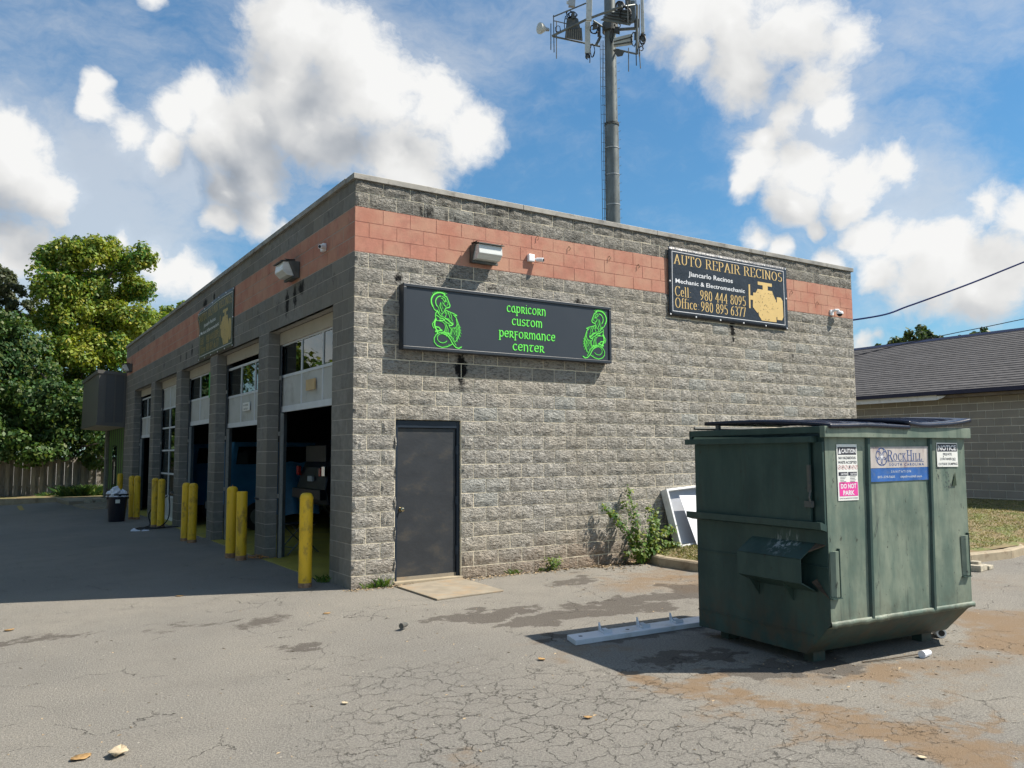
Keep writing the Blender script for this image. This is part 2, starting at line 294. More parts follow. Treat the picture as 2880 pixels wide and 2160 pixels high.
L_bush = leaf_mat('bush_leaves', ((.06, .15, .025), (.13, .20, .02), (.28, .27, .03), 5.))
L_grass = leaf_mat('grass_blades', ((.15, .16, .05), (.26, .23, .10), (.34, .29, .14), .9), .2)
L_weed = leaf_mat('weed_blades', ((.05, .13, .02), (.10, .18, .03), (.2, .2, .05), 5.), .3)
# asphalt with cracks, clay stains, wet patches
def asphalt():
    m = bpy.data.materials.new('asphalt'); m.use_nodes = True; t = m.node_tree; b = NB(t); p = t.nodes['Principled BSDF']
    pos = b.v('MULTIPLY', b.n('ShaderNodeNewGeometry').outputs['Position'], (1, 1, 0))
    n0 = b.noise(pos, .35, 6, .6); n1 = b.noise(pos, 2.1, 7, .65); n2 = b.noise(pos, 60, 4, .7); n3 = b.noise(pos, 190, 2, .6)
    c = b.mix(b.ramp(n0, .32, .68), (.200, .188, .166), (.240, .222, .190))
    c = b.mix(b.ramp(n1, .45, .70, 0, .5), c, (.185, .170, .148))
    c = b.v('SCALE', c, sc_=b.m('MULTIPLY_ADD', b.ramp(n2, .3, .7), .60, .70))
    c = b.v('SCALE', c, sc_=b.m('MULTIPLY_ADD', b.ramp(n3, .3, .7), .30, .85))
    # light and dark chippings, small litter
    vo = b.n('ShaderNodeTexVoronoi'); b.put(vo.inputs['Vector'], pos); vo.inputs['Scale'].default_value = 9.
    rr = b.n('ShaderNodeSeparateColor'); b.put(rr.inputs[0], vo.outputs['Color'])
    sp = b.m('MULTIPLY', b.ramp(vo.outputs['Distance'], .05, .09, 1, 0), b.m('GREATER_THAN', rr.outputs[0], .78))
    c = b.mix(b.m('MULTIPLY', sp, .75), c, (.48, .45, .38))
    sp2 = b.m('MULTIPLY', b.ramp(vo.outputs['Distance'], .05, .10, 1, 0), b.m('LESS_THAN', rr.outputs[0], .16))
    c = b.mix(b.m('MULTIPLY', sp2, .8), c, (.03, .028, .025))
    def G(u, v, rx, ry, a=1.):
        q = gp(u, v); return (q.x, q.y, 0, rx, ry, 1, a)
    wps = b.v('ADD', pos, b.v('MULTIPLY', b.v('SUBTRACT', b.noise(pos, 1.5, 8, .66, col=True), (.5, .5, .5)), (1.9, 1.9, 0)))
    clay = gauss(b, wps, [G(1380,1262,1.5,.7),G(1560,1260,2.,.9),G(1440,1235,1.5,.4,.9),G(2180,1340,1.4,.7,1.2),G(2200,1400,.9,.45,1.3),G(1900,1450,1.3,.45,1.2),G(2050,1440,.9,.5,1.),G(1500,1475,.8,.30,1.2),G(1600,1530,.55,.25,1.),
                           G(1750,1600,.7,.2,.9),G(1300,1410,.8,.35,.8),G(1200,1390,.6,.3,.7),G(950,1640,.35,.25,.8),G(2150,1260,2,1.,.5),G(1250,1240,.8,.5,.5),G(2120,1560,1.1,.15,1.),G(2000,1500,1.0,.15,.8)]+[G(1400+i*95,1470+i*21,.34+.03*i,.30,1.3) for i in range(9)]+[G(1420+i*60,1248,.8,.5,1.2) for i in range(3)]+[G(2100+i*50,1330+i*25,.9,.6,1.3) for i in range(3)])
    c = b.mix(b.m('MULTIPLY', b.ramp(b.m('MULTIPLY_ADD', b.m('SUBTRACT', b.noise(pos, 5, 9, .7), .5), 2.2, clay), .15, 1.05), b.m('MULTIPLY', clay, .74, clamp=True)), c, (.215, .150, .092))
    wet = gauss(b, wps, [G(1400,1292,1.6,.40,1.3),G(1300,1325,1.3,.30,1.2),G(1200,1330,1.0,.25,.9),G(1060,1325,1.,.26,1.1),G(1500,1275,.9,.5,1.2),G(1150,1345,.7,.22,1.1),G(1330,1370,1.3,.25,.8),G(1500,1290,.8,.3,.9),G(660,1385,.18,.12,.7),G(570,1330,.4,.5,.5),G(1250,1255,1,.25,.6),
                          G(60,1350,1.2,.2,.5),G(1700,1440,1.2,.5,.8),G(1480,1420,.5,.25,.9),G(420,1330,.8,.2,.35),G(640,1380,.25,.12,.6),G(1500,1350,1.2,.6,.35)])
    c = b.mix(b.m('MULTIPLY', b.ramp(b.m('MULTIPLY_ADD', b.m('SUBTRACT', b.noise(pos, 4.5, 8, .66), .5), 1.8, wet), .15, .48, 0, .66), b.m('MULTIPLY', wet, 3., clamp=True)), c, (.060, .048, .040))
    # cracks: wandering polygons, dense where the surface is crazed
    wp = b.v('ADD', pos, b.v('SCALE', b.v('SUBTRACT', b.noise(pos, 3.2, 6, .68, col=True), (.5, .5, .5)), sc_=.30))
    def crack(s, w0, off):
        v = b.n('ShaderNodeTexVoronoi', feature='DISTANCE_TO_EDGE'); b.put(v.inputs['Vector'], b.v('ADD', wp, off)); v.inputs['Scale'].default_value = s
        return b.ramp(v.outputs['Distance'], 0., w0, 1, 0)
    craze = gauss(b, pos, [G(1150,1560,2.1,1.3,1.3),G(1400,1600,1.7,.9,1.2),G(1000,1500,1.8,1.1,1.),G(1600,1600,1.6,.8,1.),G(860,1460,1.4,.7,.7),G(1300,1490,2.,.9,1.),G(700,1420,1.2,.3,.4),G(1900,1600,1.6,.7,.8),G(800,1620,1.,.5,.7)])
    cn = b.ramp(b.noise(pos, 1.5, 5, .6), .40, .58)
    k1 = b.m('MULTIPLY', crack(5.6, .028, (0, 0, 0)), b.m('MULTIPLY', craze, b.ramp(b.noise(pos, 3.5, 5, .65), .36, .56)))
    k2 = b.m('MULTIPLY', crack(1.25, .0065, (4.2, 1.7, 0)), b.ramp(b.noise(b.v('ADD', pos, (9, 3, 0)), 1.1, 5, .65), .50, .60))
    k = b.m('MAXIMUM', k1, k2)
    c = b.mix(b.m('MULTIPLY', k, .62), c, (.028, .026, .022))
    b.put(p.inputs['Base Color'], c); p.inputs['Roughness'].default_value = .9; p.inputs['Specular IOR Level'].default_value = .25
    h = b.m('SUBTRACT', b.m('MULTIPLY_ADD', n2, 1., b.m('MULTIPLY', n3, .6)), b.m('MULTIPLY', k, 1.6))
    bn = b.n('ShaderNodeBump'); bn.inputs['Strength'].default_value = .8; bn.inputs['Distance'].default_value = .010; b.put(bn.inputs['Height'], h)
    t.links.new(bn.outputs[0], p.inputs['Normal']); return m
M_asph = asphalt()
def soil_mat():
    return mat('dry_soil', (.20, .15, .08), .95, var=.3, scale=5, col2=(.13, .15, .045), f2=.46, bump=.6, bscale=40, dirt=((.28, .24, .12), .7, 9.))
M_soil = soil_mat()
# ------------------------------------------------------------------ mesh helpers
class MB:
    def __init__(s): s.v = []; s.f = []; s.m = []
    def q(s, pts, mi=0):
        n = len(s.v); s.v += [tuple(p) for p in pts]; s.f.append(tuple(range(n, n+len(pts)))); s.m.append(mi); return s
    def box(s, x0, x1, y0, y1, z0, z1, mi=0):
        n = len(s.v); s.v += [(x0,y0,z0),(x1,y0,z0),(x1,y1,z0),(x0,y1,z0),(x0,y0,z1),(x1,y0,z1),(x1,y1,z1),(x0,y1,z1)]
        for a in ((0,3,2,1),(4,5,6,7),(0,1,5,4),(1,2,6,5),(2,3,7,6),(3,0,4,7)): s.f.append(tuple(n+i for i in a)); s.m.append(mi)
        return s
    def prism(s, pts, vec, mi=0):           # convex or simple outline swept by vec
        n = len(s.v); k = len(pts); vec = Vector(vec); s.v += [tuple(p) for p in pts] + [tuple(Vector(p)+vec) for p in pts]
        s.f.append(tuple(range(n+k-1, n-1, -1))); s.f.append(tuple(range(n+k, n+2*k))); s.m += [mi, mi]
        for i in range(k): j = (i+1) % k; s.f.append((n+i, n+j, n+k+j, n+k+i)); s.m.append(mi)
        return s
    def cyl(s, a, c, r0, r1=None, n=10, caps=True, mi=0):
        a, c = Vector(a), Vector(c); r1 = r0 if r1 is None else r1; d = (c-a).normalized()
        x = d.cross(Vector((0, 0, 1)) if abs(d.z) < .9 else Vector((1, 0, 0))).normalized(); y = d.cross(x); k = len(s.v)
        for P, r in ((a, r0), (c, r1)):
            for i in range(n): t = 2*math.pi*i/n; s.v.append(tuple(P + x*(r*math.cos(t)) + y*(r*math.sin(t))))
        for i in range(n): j = (i+1) % n; s.f.append((k+i, k+j, k+n+j, k+n+i)); s.m.append(mi)
        if caps: s.f.append(tuple(range(k+n-1, k-1, -1))); s.f.append(tuple(range(k+n, k+2*n))); s.m += [mi, mi]
        return s
    def tube(s, pts, r, n=6, mi=0):
        pts = [Vector(p) for p in pts]; rs = r if isinstance(r, (list, tuple)) else [r]*len(pts); k = len(s.v); px = None
        for i, P in enumerate(pts):
            d = (pts[min(i+1, len(pts)-1)] - pts[max(i-1, 0)]).normalized()
            x = d.cross(Vector((0, 0, 1))) if px is None else px - d*px.dot(d)
            if x.length < 1e-4: x = d.cross(Vector((1, 0, 0)))
            x.normalize(); px = x; y = d.cross(x)
            for j in range(n): t = 2*math.pi*j/n; s.v.append(tuple(P + x*(rs[i]*math.cos(t)) + y*(rs[i]*math.sin(t))))
        for i in range(len(pts)-1):
            for j in range(n): q = (j+1) % n; s.f.append((k+i*n+j, k+i*n+q, k+(i+1)*n+q, k+(i+1)*n+j)); s.m.append(mi)
        s.f.append(tuple(range(k+n-1, k-1, -1))); e = k+(len(pts)-1)*n; s.f.append(tuple(range(e, e+n))); s.m += [mi, mi]
        return s
    def lathe(s, prof, n=20, c=(0, 0), mi=0):
        k = len(s.v)
        for r, z in prof:
            for j in range(n): t = 2*math.pi*j/n; s.v.append((c[0]+r*math.cos(t), c[1]+r*math.sin(t), z))
        for i in range(len(prof)-1):
            for j in range(n): q = (j+1) % n; s.f.append((k+i*n+j, k+i*n+q, k+(i+1)*n+q, k+(i+1)*n+j)); s.m.append(mi)
        return s
    def mesh(s, name, mats, smooth=False):
        me = bpy.data.meshes.new(name); me.from_pydata(s.v, [], s.f)
        for x in (mats if isinstance(mats, (list, tuple)) else [mats]): me.materials.append(x)
        if any(s.m): me.polygons.foreach_set('material_index', s.m)
        if smooth: me.polygons.foreach_set('use_smooth', [True]*len(s.f))
        me.update(); return me
    def build(s, name, mats, parent=None, smooth=False, bevel=0., loc=None):
        return link(name, s.mesh(name, mats, smooth), parent, bevel, loc)
def link(name, me, parent=None, bevel=0., loc=None):
    o = bpy.data.objects.new(name, me); C.objects.link(o)
    if parent is not None:
        o.parent = parent
        if parent.get('_w'): o.location = -Vector(parent['_w'])
    if loc is not None: o.location = loc
    if bevel:
        md = o.modifiers.new('bevel', 'BEVEL'); md.width = bevel; md.segments = 2; md.limit_method = 'ANGLE'
    return o
def thing(name, label, cat, loc=(0, 0, 0), rz=0., group=None, world=True):
    """Empty at the thing's base; with world=True its parts are given in world coordinates"""
    o = bpy.data.objects.new(name, None); C.objects.link(o); o.location = loc; o.rotation_euler = (0, 0, rz); o.empty_display_size = .1
    o['label'] = label; o['category'] = cat
    if group: o['group'] = group
    if world: o['_w'] = tuple(loc)
    return o
def tag(o, label, cat, group=None, kind=None):
    o['label'] = label; o['category'] = cat
    if group: o['group'] = group
    if kind: o['kind'] = kind
    return o
def copy_tree(o, parent=None):
    c = o.copy(); C.objects.link(c)
    if parent is not None: c.parent = parent
    for ch in list(o.children): copy_tree(ch, c)
    return c
def gz(x, y=0):
    x = max(x, -9); return -.044*(math.sqrt(x*x+.03)-x)/2
# ------------------------------------------------------------------ lettering
_TC = {}
def text2d(s, size, width=None, bold=0., align='CENTER', spacing=1.):
    """outline font text -> (verts2d, faces); width rescales to a measured width"""
    key = (s, bold, spacing)
    if key not in _TC:
        cu = bpy.data.curves.new('t', 'FONT'); cu.body = s; cu.size = 1; cu.offset = bold; cu.resolution_u = 2; cu.space_character = spacing
        ob = bpy.data.objects.new('t', cu); C.objects.link(ob); dg = bpy.context.evaluated_depsgraph_get()
        me = bpy.data.meshes.new_from_object(ob.evaluated_get(dg)); _TC[key] = ([(v.co.x, v.co.y) for v in me.vertices], [tuple(p.vertices) for p in me.polygons])
        bpy.data.objects.remove(ob); bpy.data.curves.remove(cu); bpy.data.meshes.remove(me)
    V, Fc = _TC[key]; x0 = min(v[0] for v in V); x1 = max(v[0] for v in V)
    sx = size if width is None else width/(x1-x0); ox = {'LEFT': x0, 'CENTER': (x0+x1)/2, 'RIGHT': x1}[align]
    return [((x-ox)*sx, y*size) for x, y in V], Fc
for _s, _b, _p in (('Jiancarlo Recinos', .012, 1.), ('Mechanic & Electromechanic', .012, 1.), ('CAUTION', .03, 1.), ('NO HAZARDOUS', .02, 1.), ('WASTE ACCEPTED', .02, 1.), ('DO NOT', .03, 1.), ('PARK', .03, 1.),
           ('DO NOT FILL ABOVE TOP OF CONTAINER', .01, 1.), ('NOTICE', .03, 1.), ('PRIVATE', .01, 1.), ('CONTAINER NO', .01, 1.), ('OUTSIDE DUMPING', .01, 1.), ('ROCK HILL', .0, 1.), ('SOUTH CAROLINA', .02, 1.5),
           ('SANITATION', .02, 1.5), ('803-329-5605', .02, 1.), ('cityofrockhill.com', .02, 1.), ('NO SMOKING', .03, 1.), ('!', .03, 1.)): text2d(_s, 1, None, _b, 'CENTER', _p)
def hull(P):
    P = sorted(set(P)); 
    def half(Q):
        h = []
        for p in Q:
            while len(h) > 1 and (h[-1][0]-h[-2][0])*(p[1]-h[-2][1]) - (h[-1][1]-h[-2][1])*(p[0]-h[-2][0]) <= 1e-9: h.pop()
            h.append(p)
        return h[:-1]
    return half(P) + half(P[::-1])
def nib(paths, a, bb, ang=0.):
    """broad-pen strokes: every path segment becomes a convex polygon swept by an elliptical nib"""
    N = [(a*math.cos(t)*math.cos(ang)-bb*math.sin(t)*math.sin(ang), a*math.cos(t)*math.sin(ang)+bb*math.sin(t)*math.cos(ang)) for t in [i*math.pi/4+.39 for i in range(8)]]
    out = []
    for p in paths:
        for (x0, y0), (x1, y1) in zip(p, p[1:]) if len(p) > 1 else [(p[0], p[0])]:
            out.append(hull([(round(x0+n[0], 5), round(y0+n[1], 5)) for n in N] + [(round(x1+n[0], 5), round(y1+n[1], 5)) for n in N]))
    return out
def arc(cx, cy, rx, ry, a0, a1, n=9): return [(cx+rx*math.cos(math.radians(a0+(a1-a0)*i/n)), cy+ry*math.sin(math.radians(a0+(a1-a0)*i/n))) for i in range(n+1)]
# uncial hand: x-height 1
UNC = {'c': (.82, [arc(.44,.5,.36,.46,45,315)]), 'a': (.92, [arc(.42,.48,.34,.44,60,330), [(.56,.98),(.74,.30),(.80,.05),(.90,.02)], [(.56,.98),(.40,.93)]]),
 'p': (.92, [[(.04,.95),(.16,.95),(.16,-.42)], [(.05,-.42),(.28,-.42)], arc(.48,.5,.32,.44,150,-150,12)]), 'r': (.86, [[(.04,.95),(.18,.95),(.18,.03),(.08,.02)], arc(.42,.70,.24,.25,150,-90,8), [(.42,.45),(.60,.15),(.84,.0)]]),
 'i': (.38, [[(.06,.92),(.18,.95),(.18,.08),(.32,.02)], [(.18,1.28),(.19,1.29)]]), 'o': (.98, [arc(.48,.48,.38,.46,0,360,16)]), 'n': (.98, [[(.04,.95),(.18,.95),(.18,.02)], arc(.46,.62,.30,.33,150,0,6)+[(.78,.25),(.74,-.05)]]),
 'u': (.94, [[(.05,.95),(.18,.95),(.18,.3)]+arc(.42,.30,.24,.29,180,330,6), [(.70,.97),(.70,.10),(.86,.02)]]), 's': (.72, [arc(.36,.72,.26,.23,40,230,8)+arc(.36,.26,.28,.25,60,-150,9)]),
 't': (.80, [[(.02,.86),(.12,.95),(.74,.93)], [(.40,.93),(.22,.55)]+arc(.42,.28,.24,.27,160,320,7)]), 'm': (1.36, [[(.14,.95),(.10,.5),(.18,.05)], arc(.40,.60,.26,.34,160,0,6)+[(.66,.02)], arc(.90,.60,.26,.34,170,0,6)+[(1.18,.3),(1.12,.0)]]),
 'e': (.84, [arc(.44,.5,.36,.46,40,315), [(.16,.52),(.72,.52)], arc(.5,.72,.24,.22,40,-80,5)]), 'f': (.74, [[(.06,.95),(.18,.92),(.18,-.32)], [(.04,-.32),(.30,-.32)], [(.18,.93),(.66,.95)], [(.18,.50),(.58,.50)]])}
def S(x, y, w=.13): return [(x-w, y), (x+w, y)]
SER = {'A': (.82, [[(.40,1),(.10,0)], [(.40,1),(.72,0)], [(.20,.36),(.60,.36)], S(.09,0,.08), S(.70,0,.11)]), 'U': (.86, [[(.16,1),(.16,.32)]+arc(.42,.32,.26,.31,180,360,8)+[(.68,1)], S(.16,1), S(.68,1,.10)]),
 'T': (.74, [[(.36,1),(.36,0)], [(.04,1),(.68,1)], [(.04,1),(.04,.80)], [(.68,1),(.68,.80)], S(.36,0)]), 'O': (.90, [arc(.44,.5,.34,.5,0,360,18)]), 'R': (.84, [[(.16,1),(.16,0)], [(.06,1),(.42,1)]+arc(.42,.76,.22,.24,90,-90,7)+[(.16,.52)], [(.42,.52),(.72,0)], S(.16,0,.12), S(.76,0,.08)]),
 'E': (.72, [[(.16,1),(.16,0)], [(.05,1),(.62,1),(.62,.80)], [(.16,.52),(.50,.52)], [(.05,0),(.64,0),(.66,.22)]]), 'P': (.74, [[(.16,1),(.16,0)], [(.06,1),(.40,1)]+arc(.40,.74,.23,.26,90,-90,7)+[(.16,.48)], S(.16,0)]),
 'I': (.36, [[(.17,1),(.17,0)], S(.17,1), S(.17,0)]), 'C': (.82, [arc(.46,.5,.36,.5,42,318,14), [(.73,.84),(.73,.98)]]), 'N': (.90, [[(.16,1),(.16,0)], [(.14,1),(.72,.02)], [(.72,1),(.72,0)], S(.12,1,.09), S(.16,0,.11), S(.72,1,.11)]),
 'S': (.66, [arc(.33,.75,.22,.25,45,235,8)+arc(.32,.27,.25,.27,58,-145,9)]), ' ': (.36, []), ':': (.34, [[(.16,.55),(.17,.55)], [(.16,.06),(.17,.06)]]), '0': (.66, [arc(.31,.5,.23,.5,0,360,16)]), '3': (.66, [arc(.29,.76,.21,.24,140,-80,8), arc(.29,.27,.25,.27,85,-145,9)]),
 '4': (.70, [[(.46,0),(.46,1),(.06,.28),(.64,.28)], S(.46,0,.10)]), '5': (.64, [[(.54,1),(.16,1),(.13,.56)]+arc(.30,.32,.25,.32,120,-140,9)]), '6': (.66, [[(.52,.98),(.24,.78),(.10,.45)]+arc(.32,.30,.22,.30,180,540,14)]), '7': (.62, [[(.08,.86),(.08,1),(.56,1),(.24,0)]]),
 '8': (.66, [arc(.31,.76,.19,.24,0,360,12), arc(.31,.27,.24,.27,0,360,14)]), '9': (.66, [arc(.30,.70,.22,.30,0,360,14), [(.52,.66),(.42,.25),(.12,.02)]]), 'e': (.54, [arc(.26,.33,.20,.33,0,318,11), [(.06,.36),(.46,.36)]]), 'l': (.32, [[(.06,1),(.15,1),(.15,0)], S(.15,0,.11)]),
 'f': (.36, [[(.15,0),(.15,.8)]+arc(.27,.84,.12,.16,180,50,4), [(.03,.62),(.32,.62)], S(.15,0,.11)]), 'i': (.32, [[(.06,.62),(.15,.62),(.15,0)], S(.15,0,.11), [(.14,.92),(.16,.92)]]), 'c': (.50, [arc(.27,.33,.20,.33,50,310,9)])}
def layout(s, font, size, a, bb, ang=0., width=None, align='CENTER', gap=.06):
    x = 0; P = []
    for ch in s:
        wd, paths = font[ch]; P += [[(px+x, py) for px, py in q] for q in nib(paths, a, bb, ang)]; x += wd + gap
    x -= gap; sx = size if width is None else width/x; ox = {'LEFT': 0, 'CENTER': x/2, 'RIGHT': x}[align]
    return [[((px-ox)*sx, py*size) for px, py in q] for q in P]
class Print:
    """flat print laid on a surface: fn(u, v, h) gives the 3-D place of print coordinate u, v lifted by h"""
    def __init__(s, fn): s.fn = fn; s.mb = MB(); s.k = 0
    def polys(s, P, ou, ov, mi=0, base=.0015):
        for q in P:
            s.k = (s.k+1) % 24; h = base + s.k*.00006
            s.mb.q([s.fn(ou+u, ov+v, h) for u, v in q], mi)
    def text(s, t, ou, ov, mi=0, base=.0015):
        V, Fc = t
        k = len(s.mb.v); s.mb.v += [tuple(s.fn(ou+u, ov+v, base)) for u, v in V]
        for f in Fc: s.mb.f.append(tuple(k+i for i in f)); s.mb.m.append(mi)
    def rect(s, u0, u1, v0, v1, mi=0, base=.001, n=1):
        for i in range(n):
            a, c = u0+(u1-u0)*i/n, u0+(u1-u0)*(i+1)/n; s.mb.q([s.fn(a, v0, base), s.fn(c, v0, base), s.fn(c, v1, base), s.fn(a, v1, base)], mi)
# ================================================================== ground
def grid_axis(segs):
    out = []
    for a, c, n in segs: out += [a+(c-a)*i/n for i in range(n)]
    return out + [segs[-1][1]]
gx = grid_axis([(-500,-60,5),(-60,-9,6),(-9,-1,10),(-1,1,12),(1,14,10),(14,60,6),(60,500,5)]); gy = grid_axis([(-500,-60,5),(-60,-12,5),(-12,32,22),(32,80,5),(80,500,5)])
mb = MB(); mb.v = [(x, y, gz(x)) for y in gy for x in gx]; nx = len(gx)
mb.f = [(j*nx+i, j*nx+i+1, (j+1)*nx+i+1, (j+1)*nx+i) for j in range(len(gy)-1) for i in range(nx-1)]; mb.m = [0]*len(mb.f)
tag(mb.build('ground', M_asph, smooth=True), 'worn grey asphalt lot with cracks and clay stains', 'ground', kind='structure')
def terr(x, y):                             # lawn: level with the kerb, rising to the wall and to the far building
    e = min(1, max(0, (y+3.0)/2.4)); e2 = min(1, max(0, (x-4.9)/.6)); h = .12 + .10*e*e2
    h += .30*min(1, max(0, (x-9)/8.5))**1.2
    if x > 11: h = h*min(1, max(0, (y+3.0)/.8)) - .02*(y < -2.9)
    return h
mb = MB(); ys = [-3.02, -2.8]+[-2.45+i*.45 for i in range(74)]; 
def gxl(y):                                 # west edge of the lawn
    if y < -1.2: t = (y+2.9)/1.7; return 7.2 - 2.25*min(1, max(0, t))**.6
    return 4.93
cols = 26
for y in ys:
    for i in range(cols): f = (i/(cols-1))**1.5; x = gxl(y) + (30-gxl(y))*f; mb.v.append((x, y, terr(x, y)+.02*noise.noise(Vector((x, y, 0)))))
for j in range(len(ys)-1):
    for i in range(cols-1): mb.f.append((j*cols+i, j*cols+i+1, (j+1)*cols+i+1, (j+1)*cols+i)); mb.m.append(0)
k = len(mb.v)
tag(mb.build('lawn_soil', M_soil, smooth=True), 'dry soil of the lawn beside the building', 'ground', kind='structure')
mb = MB()
def blade(mb, x, y, z, h, lean=.5, wd=.006):
    a = ru(0, 6.283); dx, dy = math.cos(a), math.sin(a); l = h*ru(.1, lean)*2; ox, oy = -dy*wd, dx*wd
    mb.q([(x-ox, y-oy, z), (x+ox, y+oy, z), (x+dx*l*.4+ox*.7, y+dy*l*.4+oy*.7, z+h*.7), (x+dx*l, y+dy*l, z+h)])
for i in range(60000):
    if i < 12000: x = ru(4.95, 8.6); y = ru(-2.8, .0)
    else: x = ru(9.2, 17.4); y = ru(-2.85, 5.5)
    if x < gxl(y)+.02 or (x < 10.8 and y > -.02): continue
    far = x > 9; blade(mb, x, y, terr(x, y)-.005, ru(.015, .038) if far else ru(.02, .055), 1.1, ru(.004, .008))
tag(mb.build('grass', L_grass), 'short dry yellow green grass on the strip behind the kerb', 'grass', kind='stuff')
# kerbs (precast lengths)
def kerb_run(pts, wd=.15, h=.14, name='kerb', top=None):
    o = thing(name, *top, loc=(pts[0][0], pts[0][1], 0))
    for i in range(len(pts)-1):
        a, c = Vector((*pts[i], 0)), Vector((*pts[i+1], 0)); d = (c-a).normalized(); nrm = Vector((-d.y, d.x, 0))*wd
        m = MB(); a2 = a+d*.004; c2 = c-d*.004; up = Vector((0, 0, h)); bv = Vector((0, 0, .02))
        prof = lambda P: [P-Vector((0, 0, .1)), P+up-bv, P+up+nrm*.15, P+nrm*.9+up, P+nrm+up-bv, P+nrm-Vector((0, 0, .1))]
        m.prism(prof(a2), c2-a2); m.build('kerb_stone', M_kerb, o)
    return o
kerb_run([(4.93,-.12),(4.74,-.62),(4.74,-1.45),(5.3,-2.2),(6.3,-2.85),(7.6,-3.12),(8.9,-3.16),(10.0,-3.22),(10.75,-3.08)], name='kerb', top=('concrete kerb round the grass strip behind the dumpster', 'kerb'))
kerb_run([(10.75,-3.08),(11.1,-2.85),(11.15,-2.6)], name='kerb', top=('rounded end of the concrete kerb right of the dumpster', 'kerb'))
# ================================================================== main building
CB, BL = .2032, .4064
Zr = lambda r: (25.78-r)*CB
W_, L_ = 10.76, 20.5
bld = thing('repair_garage', 'grey block repair garage with a red band and five open bays', 'building', world=True)
OPEN = [(.77+3.66*k, 3.82+3.66*k) for k in range(5)]
def split_mesh(w_, h_, seed):
    r = random.Random(seed); nx, nz = 5, 3; m = MB(); g = .0062
    cx, cz = [r.uniform(.3, .7)*w_, r.uniform(.3, .7)*h_]
    for j in range(nz+1):
        for i in range(nx+1):
            x = g+(w_-2*g)*i/nx; z = g+(h_-2*g)*j/nz; edge = i in (0, nx) or j in (0, nz)
            if not edge: x += r.uniform(-.012, .012); z += r.uniform(-.01, .01)
            m.v.append((x, -.0062 - (r.uniform(0, .003) if edge else r.uniform(.006, .024)), z))
    for j in range(nz):
        for i in range(nx): k = j*(nx+1)+i; m.f.append((k, k+1, k+nx+2, k+nx+1)); m.m.append(0)
    ring = [i for i in range(nx+1)] + [(j+1)*(nx+1)-1 for j in range(1, nz+1)] + [nz*(nx+1)+i for i in range(nx-1, -1, -1)] + [j*(nx+1) for j in range(nz-1, 0, -1)]
    n = len(m.v); m.v += [(m.v[i][0], .055, m.v[i][2]) for i in ring]; k = len(ring)
    for i in range(k): j = (i+1) % k; m.f.append((ring[i], n+i, n+j, ring[j])); m.m.append(0)
    return m
SPL = {}
def flat_mesh(w_, h_):
    g = .0045; m = MB(); m.prism([(g, -.0085, g), (w_-g, -.0085, g), (w_-g, -.0085, h_-g), (g, -.0085, h_-g)], (0, .06, 0)); return m
def cam_area(x, y):
    d = Vector((x, y, 2.5))-CAM; return 1/(d.dot(F_)**2)*abs((d.x/d.length if abs(y) > .01 or x < .01 else d.y/d.length))
fronts = []                                 # (x0, x1, r)
for r in range(27):
    xs = [0.] + [(i+(0 if r % 2 == 0 else .5))*BL for i in range(0 if r % 2 else 1, 28)]
    xs = [x for x in xs if x < W_-.05] + [W_]
    for a, c in zip(xs, xs[1:]):
        z = Zr(r); a2, c2 = a, c
        if r >= 16:                         # door opening
            if a2 < .6096 < c2 and c2 <= 1.63: c2 = .6096
            if a2 < .6096 and c2 > .6096: c2 = .6096
            if .6096 <= a2 < 1.6256 and c2 <= 1.6256+.001: continue
            if .6096 <= a2 < 1.6256 < c2: a2 = 1.6256
        fronts.append((a2, c2, r))
fronts.sort(key=lambda q: -cam_area((q[0]+q[1])/2, 0))
wallF = MB(); wallF.box(.006, .6126, -.0035, .2, 0, 5.40); wallF.box(.6126, 1.6226, -.0035, .2, Zr(15)+.004, 5.40); wallF.box(1.6226, W_-.002, -.0035, .2, 0, 5.40)
wf = wallF.build('wall', M_mortar, bld)
wr = MB().box(.0015, W_-.003, -.0045, -.0037, Zr(4)-.004, Zr(1)+.004).build('wall_band', M_mortar_red, bld)
stuffF = MB(); stuffR = MB(); NP = 300
def bmesh_for(a, c, r, i):
    wd = round(c-a, 4); h = CB if r else .186; kind = 'r' if r in (2, 3, 4) else 's'; key = (wd, h, kind, (i*7+r) % 5 if kind == 's' else 0)
    if key not in SPL:
        m = flat_mesh(wd, h) if kind == 'r' else split_mesh(wd, h, hash((wd, key[3])) % 9973)
        SPL[key] = (m, m.mesh('block', M_red if kind == 'r' else M_split))
    return SPL[key]
for i, (a, c, r) in enumerate(fronts):
    m, me = bmesh_for(a, c, r, i)
    if i < NP:
        o = bpy.data.objects.new('block', me); C.objects.link(o); o.parent = wf; o.location = (a, ru(-.0015, .0015), Zr(r))
    else:
        T = stuffR if r in (2, 3, 4) else stuffF; n = len(T.v); dy = ru(-.0015, .0015)
        T.v += [(x+a, y+dy, z+Zr(r)) for x, y, z in m.v]; T.f += [tuple(n+q for q in f) for f in m.f]; T.m += m.m
sB = stuffF.build('block_field', M_split, wf); sB['kind'] = 'stuff'
sR = stuffR.build('red_block_field', M_red, wf); sR['kind'] = 'stuff'
